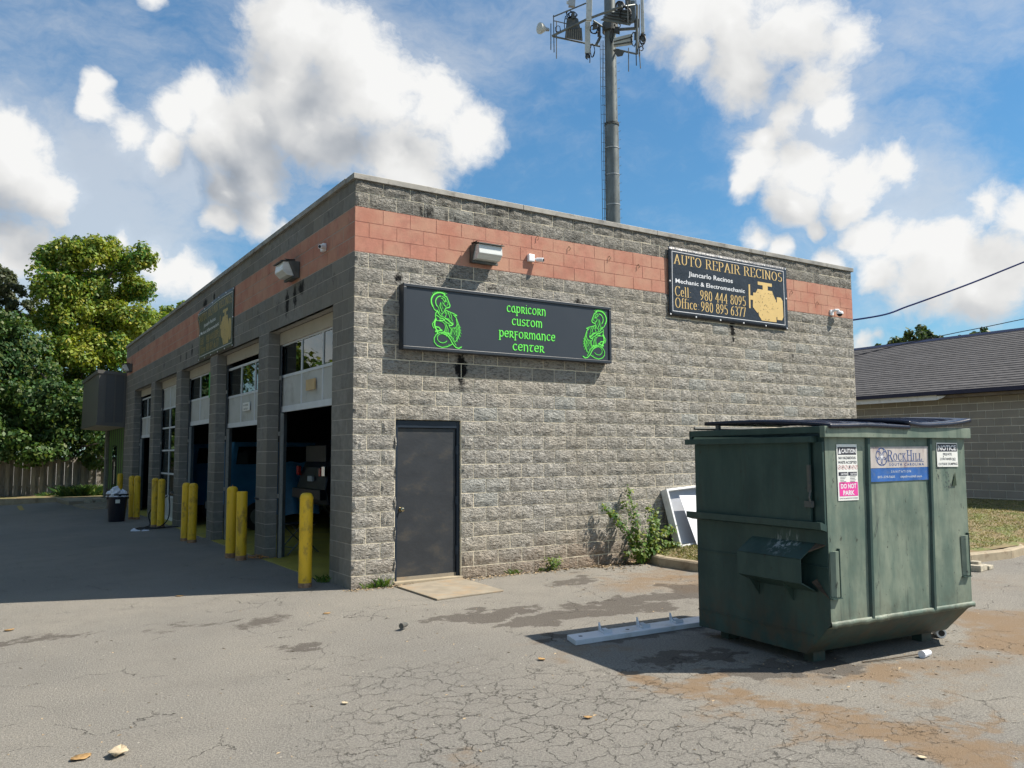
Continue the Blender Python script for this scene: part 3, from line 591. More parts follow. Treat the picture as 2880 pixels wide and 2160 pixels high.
# side wall (x = 0) : smooth blocks, piers between the bays
sideS, sideR = MB(), MB(); mort = MB()
for r in range(27):
    st = CB if r % 2 == 0 else BL
    ys = [0., st]
    while ys[-1] < L_: ys.append(ys[-1]+BL)
    ys[-1] = L_
    segs = list(zip(ys, ys[1:]))
    if r >= 8:
        piers = [(0, OPEN[0][0])] + [(OPEN[k][1], OPEN[k+1][0]) for k in range(4)] + [(OPEN[4][1], L_)]
        segs = []
        for pi, (a, c) in enumerate(piers):
            if pi == 0: cut = [0, st] + ([st+BL] if st+BL < c-.05 else []) + [c]
            elif pi < 5: mid = a+(BL if r % 2 else CB); cut = [a, mid, c]
            else:
                cut = [a, a+(BL if r % 2 else CB)]
                while cut[-1] < c: cut.append(cut[-1]+BL)
                cut[-1] = c
            segs += list(zip(cut, cut[1:]))
    z0, z1 = Zr(r), (Zr(r)+CB if r else 5.425)
    for a, c in segs:
        g = .006; T = sideR if r in (2, 3, 4) else sideS; j = ru(-.0015, .0015)
        T.box(.0+j, .195 if r >= 8 else .06, a+(g if a > 0 else -.003), c-g, z0+g, z1-g)
ws_ = MB()
ws_.box(.0028, .19, .015, L_-.01, Zr(7)+.006, 5.40)
for a, c in [(0.015, OPEN[0][0])] + [(OPEN[k][1], OPEN[k+1][0]) for k in range(4)] + [(OPEN[4][1], L_-.01)]: ws_.box(.0028, .19, a+.0075, c-.0075, 0, Zr(7)+.006)
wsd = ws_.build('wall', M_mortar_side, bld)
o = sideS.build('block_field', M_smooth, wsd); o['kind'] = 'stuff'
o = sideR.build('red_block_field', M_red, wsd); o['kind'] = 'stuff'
# far walls, roof, inside
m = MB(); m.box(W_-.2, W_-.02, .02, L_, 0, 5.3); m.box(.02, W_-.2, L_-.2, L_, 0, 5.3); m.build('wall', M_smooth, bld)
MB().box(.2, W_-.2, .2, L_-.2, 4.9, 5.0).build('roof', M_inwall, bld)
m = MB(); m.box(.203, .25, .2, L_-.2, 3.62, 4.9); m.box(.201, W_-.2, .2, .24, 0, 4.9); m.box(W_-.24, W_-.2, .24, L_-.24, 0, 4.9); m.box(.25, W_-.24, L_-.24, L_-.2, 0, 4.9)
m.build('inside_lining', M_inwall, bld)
# coping: folded metal lengths
m = MB()
for i in range(4):
    a = -.035 + i*2.72; c = min(W_+.035, a+2.714)
    MB().box(a, c, -.045, .24, 5.402, 5.478).build('coping', M_coping, bld, bevel=.004)
for i in range(7):
    a = .245+i*2.95; c = min(L_, a+2.945)
    MB().box(-.045, .20, a, c, 5.402, 5.478).build('coping', M_coping, bld, bevel=.004)
MB().box(-.043, .20, -.044, .243, 5.404, 5.476) 
MB().box(-.035, .2, .2405, .2445, 5.404, 5.47).build('coping_joint', M_coping, bld)
# floor of the bays
MB().box(.2, W_-.24, .24, L_-.24, -.02, .006).build('floor', M_floor, bld)
for a, c in OPEN:
    MB().prism([(-.045, a+.05, .004), (.2, a+.01, .006), (.2, c-.01, .006), (-.045, c-.05, .004)], (0, 0, -.06)).build('threshold', M_floor, bld)
# garage doors -------------------------------------------------------
def garage_door(k, secs, btm, slant=0):
    """secs: list of (z0, z1, 'win' or 'pan'); three lights wide, rails and stiles proud of the panels"""
    a, c = OPEN[k]; X = .225
    hd = MB().box(X-.03, X+.0, a-.0, c+.0, 3.61, 3.816); hd.build('header_board', M_header, bld)
    D = MB().box(X+.05, X+.06, a+.02, c-.02, secs[-1][0], secs[0][1])
    ys = [a+.01, a+.01+(c-a)*.323, a+.01+(c-a)*.645, c-.10]
    door = MB()
    for z0, z1, t in secs:                  # horizontal rails
        door.box(X, X+.045, a+.005, c-.02, z1-.022, z1+.022)
    door.box(X, X+.045, a+.005, c-.02, btm, secs[-1][0])
    for z0, z1, t in secs:
        for i, y in enumerate([ys[0], ys[1], ys[2], c-.045]):
            door.box(X+.002, X+.043, y, y+.04, z0, z1-.022)
    dr = door.build('garage_door', M_doorrail, bld)
    for z0, z1, t in secs:
        for y0, y1 in ((ys[0]+.04, ys[1]), (ys[1]+.04, ys[2]), (ys[2]+.04, c-.045)):
            if t == 'win': MB().box(X+.018, X+.024, y0, y1, z0, z1-.022).build('window_pane', M_glass, dr)
            else: MB().box(X+.014, X+.03, y0, y1, z0, z1-.022).build('door_panel', M_doorgrey, dr)
    tr = MB().box(X-.02, X+.10, c-.045, c+.0, 0, 3.61); tr.box(X-.035, X-.022, c-.10, c-.06, 0, 3.58)
    tr.build('door_track', M_track, bld)
    MB().box(X-.028, X+.02, c-.135, c-.103, 0, btm-.02).build('door_track', M_lightmetal, bld)
    for z in (1.0, 2.05, 3.0): MB().box(X-.05, X-.036, c-.13, c-.05, z, z+.07).build('bracket', M_lightmetal, bld)
    return dr
garage_door(0, [(3.09, 3.605, 'win'), (2.55, 3.06, 'pan')], 2.45)
garage_door(1, [(2.95, 3.50, 'win'), (2.38, 2.92, 'pan')], 2.29)
garage_door(2, [(3.09, 3.605, 'win'), (2.55, 3.06, 'pan')], 2.45)
garage_door(3, [(3.06, 3.60, 'pan'), (2.52, 3.03, 'win'), (1.90, 2.49, 'win'), (1.27, 1.87, 'win'), (.66, 1.24, 'win'), (.10, .63, 'pan')], .0)
garage_door(4, [(2.95, 3.52, 'win'), (2.38, 2.92, 'pan')], 2.29)
MB().box(.196, .219, 2.05, 2.45, 2.73, 2.90).build('plate', M_tan, bld)
pl = MB().box(.196, .219, 5.72, 6.16, 2.58, 2.74).build('plate', M_paper, bld)
pr = Print(lambda u, v, h: (.196-h, 5.94-u, 2.66+v))
pr.text(text2d('NO SMOKING', .05, .36), 0, .012); pr.text(text2d('CAUTION', .05, .3), 0, -.06); pr.mb.build('plate_lettering', M_ink, bld)
MB().box(.205, .212, 8.12, 9.1, 3.02, 3.60).build('poster', M_posterg, bld); MB().box(.198, .203, 8.25, 8.75, 3.1, 3.24).build('poster_label', M_paper, bld)
# steel door ---------------------------------------------------------
m = MB(); m.box(.614, .664, .03, .15, 0, 2.186); m.box(1.572, 1.622, .03, .15, 0, 2.186); m.box(.664, 1.572, .03, .15, 2.085, 2.186)
fr = m.build('door_frame', M_navy, bld, bevel=.004)
lf = MB().box(.668, 1.568, .058, .10, .045, 2.080).build('door', M_door, bld, bevel=.003)
MB().box(.66, 1.60, .052, .062, .035, .085).build('kick_strip', M_conc, lf)
for z in (.33, 1.02, 1.72): MB().cyl((1.570, .045, z), (1.570, .045, z+.12), .012).box(1.572, 1.60, .026, .032, z, z+.12).build('hinge', M_navy, lf)
kn = MB(); 
for r0, r1, y0, y1 in ((.032,.032,.058,.050),(.012,.012,.05,.02),(.020,.031,.025,.008),(.031,.026,.008,-.008),(.026,.012,-.008,-.014)): kn.cyl((.728, y0, .985), (.728, y1, .985), r0, r1, 14)
kn.build('knob', M_brass, lf, smooth=False)
MB().box(.60, 1.64, -.03, .10, -.02, .038).build('sill', M_kerb, bld, bevel=.01)
pad = MB().prism([(.55,-.205,.0),(.532,-1.369,.0),(1.524,-1.276,.0),(1.594,-.035,.0)], (0, 0, .022)); 
tag(pad.build('concrete_pad', M_conc, bevel=.006), 'tan concrete slab in front of the dark steel door', 'slab')
# small anchors left in the red band
for x, z in ((3.0,5.0),(3.62,4.86),(4.4,4.86),(4.98,4.78),(8.95,4.63),(9.6,4.58),(6.3,4.7)):
    pass
for x, z in ((2.95,5.03),(3.55,4.95),(4.36,4.90),(4.98,4.84),(8.85,4.80),(9.62,4.66),(10.32,4.55)):
    MB().tube([(x,.0,z),(x,-.03,z+.01),(x+.015,-.04,z-.03),(x-.01,-.03,z-.06)], .006, 5).build('wall_hook', M_rust, bld)
# ================================================================== signs on the walls
sg = thing('cabinet_sign', 'black cabinet sign lettered Capricorn Custom Performance Center in green', 'sign', (2.45, 0, 3.58))
x0, x1, z0, z1, dp = .645, 4.262, 3.137, 4.037, -.165
MB().box(x0+.004, x1-.004, dp+.030, -.006, z0+.004, z1-.004).build('cabinet', M_signframe, sg)
for q in ((x0, x1, z1-.045, z1), (x0, x1, z0, z0+.045), (x0, x0+.045, z0+.045, z1-.045), (x1-.045, x1, z0+.045, z1-.045)):
    MB().box(q[0], q[1], dp, dp+.06, q[2], q[3]).build('frame', M_signframe, sg, bevel=.006)
MB().box(x0+.045, x1-.045, dp+.018, dp+.024, z0+.045, z1-.045).build('sign_face', M_sign, sg)
pf = lambda u, v, h: (u, dp+.018-h, v)
for s, cx, zb, wd, sz in (('capricorn', 2.655, 3.790, .70, .098), ('custom', 2.665, 3.604, .545, .098), ('performance', 2.67, 3.416, 1.0, .098), ('center', 2.685, 3.232, .56, .098)):
    lt = Print(pf); sh = Print(pf); P = layout(s, UNC, sz, .10, .045, .45, wd, 'CENTER', .10); lt.polys(P, cx, zb, 0, .004)
    P = layout(s, UNC, sz, .155, .10, .45, wd*1.01, 'CENTER', .10); sh.polys(P, cx, zb, 0, .0012); lt.mb.build('lettering', M_green, sg)['kind'] = 'stuff'; sh.mb.build('lettering_outline', M_dgreen, sg)['kind'] = 'stuff'
# goat-fish emblem, drawn with pen strokes (local unit: 1 = emblem height)
G = [  # big horn
 ([arc(.40,.80,.20,.17,60,215,12)], .020), ([[(.235,.70),(.27,.645),(.36,.60)]], .014), ([arc(.42,.79,.125,.115,95,225,9)], .016), ([[(.36,.70),(.38,.62),(.35,.585)]], .012),
 # head and muzzle
 ([[(.48,.93),(.545,.90),(.575,.84),(.60,.79),(.62,.745),(.60,.71),(.555,.70),(.52,.69)]], .016), ([[(.44,.90),(.50,.88),(.53,.84),(.50,.80),(.455,.86),(.42,.865)]], .013), ([[(.50,.83),(.555,.81),(.58,.77),(.55,.745)]], .011),
 ([[(.47,.78),(.49,.74),(.53,.72)]], .014), ([[(.41,.78),(.39,.72),(.42,.66),(.44,.62)]], .014), ([[(.45,.80),(.43,.74),(.46,.67)]], .010), ([[(.52,.69),(.50,.65),(.52,.61)]], .014),
 # shoulders and chest
 ([[(.52,.655),(.60,.63),(.70,.605),(.775,.575),(.73,.565)]], .014), ([[(.335,.635),(.30,.58),(.29,.53),(.30,.49),(.26,.42),(.225,.375),(.235,.34),(.26,.305)]], .014), ([[(.34,.62),(.38,.56),(.43,.52)]], .014), ([[(.50,.64),(.46,.60),(.43,.56),(.46,.51)]], .012),
 ([[(.53,.62),(.53,.56),(.50,.51)]], .013), ([[(.57,.625),(.60,.57),(.62,.51)]], .013), ([[(.62,.61),(.655,.56),(.655,.50),(.68,.46)]], .012), ([[(.31,.545),(.37,.52),(.40,.49)]], .014), ([[(.33,.60),(.36,.57),(.40,.55)]], .010),
 ([[(.40,.50),(.46,.49),(.50,.475),(.45,.455),(.39,.46)]], .015), ([[(.47,.53),(.52,.49),(.58,.50),(.62,.47)]], .012), ([[(.42,.585),(.48,.60),(.55,.585),(.60,.60)]], .009), ([[(.38,.60),(.43,.58)]], .010),
 # left arm, hoof
 ([[(.31,.47),(.28,.42),(.275,.36),(.30,.30),(.335,.26),(.30,.245)]], .022), ([[(.30,.45),(.36,.445),(.42,.455)]], .013), ([[(.31,.33),(.37,.325),(.41,.285),(.44,.275),(.37,.265),(.34,.24),(.335,.215)]], .018),
 # right arm
 ([[(.47,.49),(.50,.45),(.56,.42),(.61,.40)]], .014), ([[(.52,.50),(.585,.47),(.63,.43),(.69,.41),(.665,.385),(.61,.375)]], .018), ([[(.62,.47),(.65,.44),(.70,.43)]], .010), ([[(.59,.39),(.60,.36)]], .012),
 # foreleg sweep
 ([[(.36,.445),(.44,.44),(.50,.40),(.52,.34),(.50,.27),(.45,.225),(.42,.215)]], .012), ([[(.52,.42),(.55,.34),(.54,.27),(.50,.22)]], .012), ([[(.54,.38),(.58,.30),(.575,.235)]], .012), ([[(.49,.24),(.55,.215),(.60,.225)]], .016), ([[(.51,.36),(.52,.28),(.47,.23)]], .010),
 ([[(.60,.36),(.65,.31),(.64,.25),(.60,.175)]], .014), ([[(.66,.34),(.67,.28),(.645,.21)]], .012),
 # spine with scales
 ([[(.70,.58),(.76,.53),(.795,.45),(.83,.37),(.845,.29),(.83,.22),(.79,.14),(.745,.085)]], .014), ([[(.76,.50),(.78,.41),(.75,.34),(.69,.335)]], .013), ([[(.79,.42),(.80,.34),(.76,.26)]], .012), ([[(.72,.34),(.74,.28),(.72,.22)]], .012),
 ([[(.76,.34),(.78,.27),(.765,.20)]], .012), ([[(.81,.36),(.82,.27),(.79,.19),(.76,.14)]], .012), ([[(.68,.33),(.70,.26)]], .011), ([[(.67,.225),(.76,.225),(.715,.155),(.67,.225)]], .008),
 ([[(.845,.32),(.868,.30)]], .010), ([[(.85,.27),(.873,.245)]], .010), ([[(.84,.22),(.862,.19)]], .010), ([[(.815,.17),(.835,.135)]], .010), ([[(.78,.125),(.79,.09)]], .010), ([[(.835,.37),(.862,.355)]], .010),
 # tail loop
 ([[(.60,.235),(.50,.245),(.40,.235),(.31,.19),(.265,.12),(.27,.05),(.33,-.01),(.44,-.04),(.55,-.02),(.64,.02),(.68,.04)]], .014), ([arc(.45,.13,.115,.085,30,330,14)], .012), ([[(.47,.215),(.56,.19),(.63,.12),(.68,.04),(.75,-.02),(.82,-.035),(.88,-.005)]], .016),
 ([[(.55,.225),(.64,.17),(.70,.09),(.76,.02)]], .012), ([[(.60,.22),(.68,.15),(.73,.08)]], .011), ([[(.53,.20),(.60,.15),(.66,.08),(.72,.0)]], .011), ([[(.62,.20),(.70,.135)]], .012), ([[(.50,-.015),(.51,-.015)]], .008), ([[(.54,.005),(.55,.006)]], .008), ([[(.59,.02),(.605,.03)]], .010)]
ridg = [([[(.40+.20*math.cos(math.radians(t)), .80+.17*math.sin(math.radians(t))), (.40+.245*math.cos(math.radians(t-9)), .80+.205*math.sin(math.radians(t-9)))]], .010) for t in range(62, 150, 10)]
def emblem(u0, v0, hgt, mir, wdt):
    lt = Print(pf); sh = Print(pf)
    for paths, wd in G+ridg:
        for P, bb, dpth, extra in ((lt, .0045, .004, -.0055), (sh, .005, .0012, .009)):
            qs = nib(paths, wd+extra-.002, wd+extra-.002)
            P.polys([[(((1.12-x) if mir else x)*wdt, y*hgt) for x, y in q] for q in qs], u0, v0, 0, dpth)
    lt.mb.build('goat_emblem', M_green, sg)['kind'] = 'stuff'; sh.mb.build('emblem_outline', M_dgreen, sg)['kind'] = 'stuff'
emblem(.93, 3.225, .76, False, .70)
emblem(3.53, 3.225, .76, True, .70)
def banner(tname, label, fn, Wd, Hd, mb_, mg_, mw_, curl=0.):
    """fn(u,v,h): u 0..Wd from the reader's left, v 0..Hd up"""
    o = thing(tname, label, 'banner', fn(Wd/2, 0, 0), group=None)
    nu, nv = 36, 18; m = MB(); m.v = [tuple(fn(Wd*i/nu, Hd*j/nv, 0)) for j in range(nv+1) for i in range(nu+1)]
    m.f = [(j*(nu+1)+i, j*(nu+1)+i+1, (j+1)*(nu+1)+i+1, (j+1)*(nu+1)+i) for j in range(nv) for i in range(nu)]; m.m = [0]*len(m.f)
    vb = m.build('vinyl_sheet', mb_, o, smooth=True); sd = vb.modifiers.new('t', 'SOLIDIFY'); sd.thickness = .003; sd.offset = -1
    g, wt, g2, g3, nm1, nm2 = Print(fn), Print(fn), Print(fn), Print(fn), Print(fn), Print(fn)
    sx, sy = Wd/3.05, Hd/1.2
    def T(s, cx, y, size, width, a=.066, bb=.018, al='CENTER', g=g): g.polys([[(p*1, q*sy) for p, q in poly] for poly in layout(s, SER, size, a, bb, 0, width*sx, al)], cx*sx, y*sy)
    T('AUTO REPAIR RECINOS', 1.525, .912, .165, 2.80)
    nm1.text(text2d('Jiancarlo Recinos', .118*sy, 1.10*sx, .012), 1.02*sx, .735*sy); nm2.text(text2d('Mechanic & Electromechanic', .105*sy, 1.72*sx, .012), 1.02*sx, .585*sy)
    T('Cell:', .135, .355, .17, .40, al='LEFT', g=g2); T('980 444 8095', 1.32, .345, .17, 1.16, g=g2); T('Office:', .135, .155, .17, .58, al='LEFT', g=g2); T('980 895 6377', 1.32, .145, .17, 1.14, g=g2)
    wr_ = .012
    for q in ((.08, 2.97, 1.115, 1.125), (.08, 2.97, .085, .095), (.08, .09, .095, 1.115), (2.96, 2.97, .095, 1.115)):
        if q[1]-q[0] > .5: wt.rect(q[0]*sx, q[1]*sx, q[2]*sy, q[3]*sy, 0, .002, 24)
        else:
            for i in range(8): a = q[2]+(q[3]-q[2])*i/8; c = q[2]+(q[3]-q[2])*(i+1)/8; wt.rect(q[0]*sx, q[1]*sx, a*sy, c*sy, 0, .002)
    # engine silhouette as convex pieces
    E_ = [[(2.23,.84),(2.62,.84),(2.62,.78),(2.23,.78)],[(2.36,.79),(2.50,.79),(2.50,.70),(2.36,.70)],[(2.22,.70),(2.62,.70),(2.66,.60),(2.60,.53),(2.20,.53),(2.14,.58)],[(2.10,.62),(2.66,.62),(2.70,.55),(2.70,.25),(2.20,.25),(2.08,.35)],
          [(2.20,.40),(2.72,.55),(2.72,.12),(2.32,.12),(2.24,.20)],[(1.98,.76),(2.02,.76),(2.02,.32),(1.98,.32)],[(2.02,.56),(2.10,.56),(2.10,.48),(2.02,.48)],[(2.70,.50),(2.76,.50),(2.76,.22),(2.70,.22)],
          [(2.745,.60),(2.86,.60),(2.91,.54),(2.92,.24),(2.88,.17),(2.745,.17)],[(2.30,.15),(2.72,.15),(2.72,.125),(2.30,.125)]]
    g3.polys([[(x*sx, y*sy) for x, y in q][::-1] for q in E_], 0, 0, 0, .0025)
    ink = Print(fn); R = random.Random(5)
    for i in range(46):
        x, y = 2.42+R.gauss(0, .17), .42+R.gauss(0, .14)
        if not (2.1 < x < 2.88 and .14 < y < .68): continue
        a = R.uniform(0, 3.1); l, w2 = R.uniform(.006, .02), R.uniform(.004, .007); dx, dy = math.cos(a)*l, math.sin(a)*l; ex, ey = -math.sin(a)*w2, math.cos(a)*w2
        ink.mb.q([fn((x+p*dx+q*ex)*sx, (y+p*dy+q*ey)*sy, .0052) for p, q in ((-1, 0), (0, -1), (1, 0), (0, 1))])
    for q, nm, mm in ((g, 'title_lettering', mg_), (g2, 'phone_lettering', mg_), (g3, 'engine_emblem', mg_), (wt, 'border_line', mw_), (nm1, 'name_lettering', mw_), (nm2, 'trade_lettering', mw_), (ink, 'dark_flecks', M_ink)): q.mb.build(nm, mm, o)['kind'] = 'stuff'
    for i in range(6):
        for v in (.03, 1.17):
            u = .03+i*.598; P = Vector(fn(u*sx, v*sy, .004)); Q = Vector(fn(u*sx, v*sy, .0)); MB().cyl(Q, Q+(P-Q).normalized()*.008, .016, .013, 10).build('grommet', M_whiteclean, o)
    for v in (.6,):
        for u in (.03, 3.02): P = Vector(fn(u*sx, v*sy, .004)); Q = Vector(fn(u*sx, v*sy, .0)); MB().cyl(Q, Q+(P-Q).normalized()*.008, .016, .013, 10).build('grommet', M_whiteclean, o)
    return o
def rip(u, v, k): return .010*k*noise.noise(Vector((u*1.1+v*.9, v*1.6, 3.3)))
banner('wall_banner', 'flat dark banner lettered Auto Repair Recinos on the sunlit split block wall', lambda u, v, h: Vector((5.635+u, -.048-h+rip(u, v, 1), 4.045+v-.004*u)), 3.05, 1.2, M_banner, M_gold, M_print)
def fnS(u, v, h):                           # faded banner on the shaded side wall, its upper left corner sagging
    s = max(0, 1-u/1.1)*max(0, (v-.75)/.45); return Vector((-.020-h-.06*s*math.sin(min(1, s)*3)+rip(u, v, 1.2), 9.19-u, 3.84+v-.10*s-.012*math.sin(u*2.2)*v))
banner('side_banner', 'faded greenish banner on the shaded wall above the garage doors', fnS, 3.03, 1.19, M_banner_side, M_golddull, M_print)
# ================================================================== wall lamps and cameras
def wall_pack(label, P, rz, lamp_on=True):
    """local: x along the wall to the right, -y out from the wall, z up; origin bottom centre at the wall"""
    o = thing('wall_lamp', label, 'wall light', P, rz, 'box lamps on the red band', world=False)
    MB().box(-.20, .20, -.085, -.0, .0, .26).build('back_box', M_galvdark, o, bevel=.008)
    m = MB()
    for s in (-.215, .205): m.prism([(s, -.085, .0), (s, -.085, .275), (s, -.25, .275), (s, -.19, .24)], (.010, 0, 0))
    m.prism([(-.215, -.085, .262), (-.215, -.085, .285), (-.215, -.30, .245), (-.215, -.30, .232)], (.43, 0, 0)); m.box(-.215, .215, -.12, -.08, -.012, .02)
    m.build('hood', M_galvdark, o)
    MB().prism([(-.195, -.09, .025), (-.195, -.09, .25), (-.195, -.262, .232), (-.195, -.275, .10), (-.195, -.20, .03)], (.39, 0, 0)).build('lens', M_lens, o, bevel=.006)
    return o
M_lens = mat('ribbed_lens', (.62, .64, .62), .25, var=.12, scale=2, stretch=(1, 1, 14), spec=.6)
wall_pack('boxy wall lamp left above the black cabinet sign', (1.955, -.012, 4.475), 0)
wall_pack('boxy wall lamp on the shaded wall near the building corner', (-.004, 2.42, 4.47), -math.pi/2)
wall_pack('small far wall lamp at the end of the shaded wall', (-.004, 19.3, 4.48), -math.pi/2)
def sec_cam(label, P, rz, s=1.):
    o = thing('security_camera', label, 'security camera', P, rz, 'white security cameras', world=False)
    MB().box(-.055*s, .055*s, -.06, -.0, -.055, .06).build('mount_box', M_whiteclean, o, bevel=.012)
    MB().cyl((.05, -.04, -.01), (.10, -.06, -.02), .014).build('arm', M_whiteclean, o)
    h = MB().cyl((.09, -.045, -.015), (.155, -.14, -.03), .030, .034, 14).build('camera_head', M_whiteclean, o, bevel=.006)
    MB().cyl((.155, -.14, -.03), (.160, -.147, -.031), .024, .020, 14).build('camera_eye', M_blackpl, h)
    return o
sec_cam('white security camera right of the lamp over the cabinet sign', (2.815, -.006, 4.675), 0)
sec_cam('white security camera on the shaded wall close to the corner', (-.002, 1.10, 4.70), -math.pi/2)
o = thing('dome_camera', 'white dome camera low at the right end of the red band', 'security camera', (10.06, -.006, 4.49), 0, world=False)
MB().box(-.05, .05, -.03, 0, -.05, .06).build('mount_plate', M_whiteclean, o, bevel=.006)
MB().tube([(0, -.02, .03), (.03, -.08, .05), (.08, -.11, .05), (.10, -.12, .02)], .026, 8).build('arm', M_whiteclean, o)
MB().lathe([(.001, .03), (.055, .025), (.068, .0), (.066, -.03)], 16, (.11, -.12)).build('dome_cap', M_whiteclean, o, smooth=True)
MB().lathe([(.052, -.03), (.045, -.055), (.02, -.075), (.001, -.08)], 16, (.11, -.12)).build('dome_eye', M_blackpl, o, smooth=True)
# ================================================================== bollards
def bollard(P, h, r=.085, dome=True, label='', rust=False):
    o = thing('bollard', label, 'bollard', (P[0], P[1], gz(P[0])), 0, 'yellow bollards in front of the garage bays', world=False)
    m = MB(); m.lathe([(r, -.1), (r, h-(.07 if dome else .02))] + ([(r*.96, h-.05), (r*.85, h-.025), (r*.6, h-.006), (.001, h)] if dome else [(r*.9, h-.004), (.001, h)]), 24)
    m.build('post', M_yellow, o, smooth=True).modifiers.new('e', 'EDGE_SPLIT').split_angle = .9
    MB().lathe([(r+.0022, -.05), (r+.0022, .045+.02*rust), (r+.0005, .06+.02*rust)], 24).build('rusty_base', M_rust, o)
    return o
BOL = [((-.39,.62),1.24,.087,True,'single yellow bollard nearest the building corner',False), ((-.395,4.44),1.21,.092,True,'domed left bollard of the pair nearest the open bay with the folding stool',True),
       ((-.345,3.98),1.14,.088,False,'shorter flat topped bollard beside the domed one, dry leaves at its foot',True), ((-.46,7.88),1.19,.086,True,'left bollard of the second pair, before the third pier',False),
       ((-.425,7.40),1.19,.086,True,'right bollard of the second pair, before the third pier',False), ((-.40,11.78),1.20,.085,True,'left bollard of the pair with the black hose round it',False),
       ((-.335,11.35),1.185,.085,True,'right bollard of the pair with the black hose round it',False), ((-.47,14.98),1.20,.084,True,'left bollard of the last pair before the closed end bay',False),
       ((-.385,14.72),1.20,.084,True,'right bollard of the last pair before the closed end bay',False), ((-.33,18.6),1.20,.084,True,'lone far bollard standing behind the bin',False)]
for P, h, r, dm, lb, ru_ in BOL:
    o = bollard(P, h, r, dm, lb, ru_); o.rotation_euler = (ru(-.012, .012), ru(-.012, .012), ru(0, 6))
    if dm and h == 1.21: MB().cyl((0, 0, h-.005), (0, 0, h+.025), .008).build('finial', M_rust, o)
    if dm: MB().lathe([(r+.0018, h-.082), (r+.0035, h-.075), (r+.0018, h-.068)], 24).build('cap_rim', M_yellow, o)
# bin --------------------------------------------------------------
B = (-.90, 14.55); bz = gz(B[0])
bn = thing('rubbish_bin', 'black round bin overfilled with white bags by the wall', 'bin', (*B, bz), .2, world=False)
m = MB(); m.lathe([(.20, 0), (.205, .02), (.255, .66), (.26, .70)], 24); m.lathe([(.262, .70), (.285, .705), (.288, .74), (.27, .745), (.255, .70)], 24); m.lathe([(.001, .002), (.20, .002)], 24)
m.build('bin_body', M_blackpl, bn, smooth=True).modifiers.new('e', 'EDGE_SPLIT').split_angle = .8
for a in (.3, 1.6, 2.9, 4.2, 5.4): MB().box(-.03, .03, .262, .29, .60, .66).build('rib', M_blackpl, bn).rotation_euler = (0, 0, a)
MB().q([(-.13, -.245, .50), (-.02, -.262, .50), (-.02, -.270, .60), (-.13, -.252, .60)]).q([(-.02, -.262, .5), (-.13, -.245, .5), (-.13, -.24, .5), (-.02, -.25, .5)]).build('bin_label', M_paper, bn)
bag = thing('rubbish_bags', 'crumpled white plastic bags heaped in the black bin', 'bag', (*B, bz+.70), 0, world=False)
R = random.Random(3)
for i in range(5):
    m = MB(); a = i*1.26+.4; cx, cy = .13*math.cos(a), .13*math.sin(a); nU, nV = 9, 6
    for j in range(nV+1):
        for k in range(nU):
            t, p = 2*math.pi*k/nU, math.pi*(j/nV)*.5; q = (.16+R.uniform(-.03, .04))
            m.v.append((cx+q*math.cos(p)*math.cos(t), cy+q*math.cos(p)*math.sin(t), -.03+(.17+.07*(i % 2))*math.sin(p)*R.uniform(.75, 1.25)))
    m.f = [(j*nU+k, j*nU+(k+1) % nU, (j+1)*nU+(k+1) % nU, (j+1)*nU+k) for j in range(nV) for k in range(nU)]; m.m = [0]*len(m.f)
    m.build('bag', M_bag, bag)
# hose --------------------------------------------------------------
hs = thing('garden_hose', 'black hose looping from the pier tap round a yellow bollard', 'hose', (-.3, 11.5, 0))
def bez(P, n=24):
    P = [Vector(p) for p in P]; out = []
    for i in range(len(P)-1):
        p0, p1, p2, p3 = P[max(i-1, 0)], P[i], P[i+1], P[min(i+2, len(P)-1)]
        for k in range(n//(len(P)-1)+2):
            t = k/(n//(len(P)-1)+2); out.append(.5*((2*p1)+(-p0+p2)*t+(2*p0-5*p1+4*p2-p3)*t*t+(-p0+3*p1-3*p2+p3)*t**3))
    return out+[P[-1]]
MB().tube(bez([(-.05,11.70,.80),(-.11,11.6,.70),(-.12,11.45,.45),(-.2,11.25,.18),(-.45,11.0,.03),(-.8,11.2,.0),(-.6,11.7,.0),(-.45,12.1,.03),(-.5,12.0,.30),(-.35,11.75,.55),(-.15,11.62,.74)], 60), .015, 6).build('hose_coil', M_black, hs)
MB().tube(bez([(-.12,11.2,.02),(-.5,10.9,.015),(-.9,11.1,.0),(-.75,11.5,.0),(-.3,11.1,.015),(.0,10.95,.03)], 40), .014, 6).build('hose_end', M_black, hs)
MB().box(-.07, .0, 11.66, 11.73, .78, .84).cyl((-.06,11.7,.82),(-.06,11.6,.80),.014).build('tap', M_track, hs)
m = MB(); 
for i in range(7): x, y = -.85+ru(-.14,.14), 11.1+ru(-.2,.2); m.prism([(x-.07,y,0),(x+.05,y-.05,.0),(x+.06,y+.06,.03),(x,y+.08,.035)], (0, 0, .012))
m.mesh; o = m.build('crumpled_plastic', M_bag); o.location = (0, 0, gz(-.85)); tag(o, 'crumpled white plastic scraps on the asphalt beside the hose', 'litter')
o = MB().tube([(-.0,6.62,.83),(-.06,6.62,.84)], .018, 8).tube([(-.06,6.58,.86),(-.06,6.68,.84)], .01, 6).build('wall_tap', M_track); o.location = (0, -2.4, .14); tag(o, 'small dark wall tap on the pier right of the second pair', 'tap')
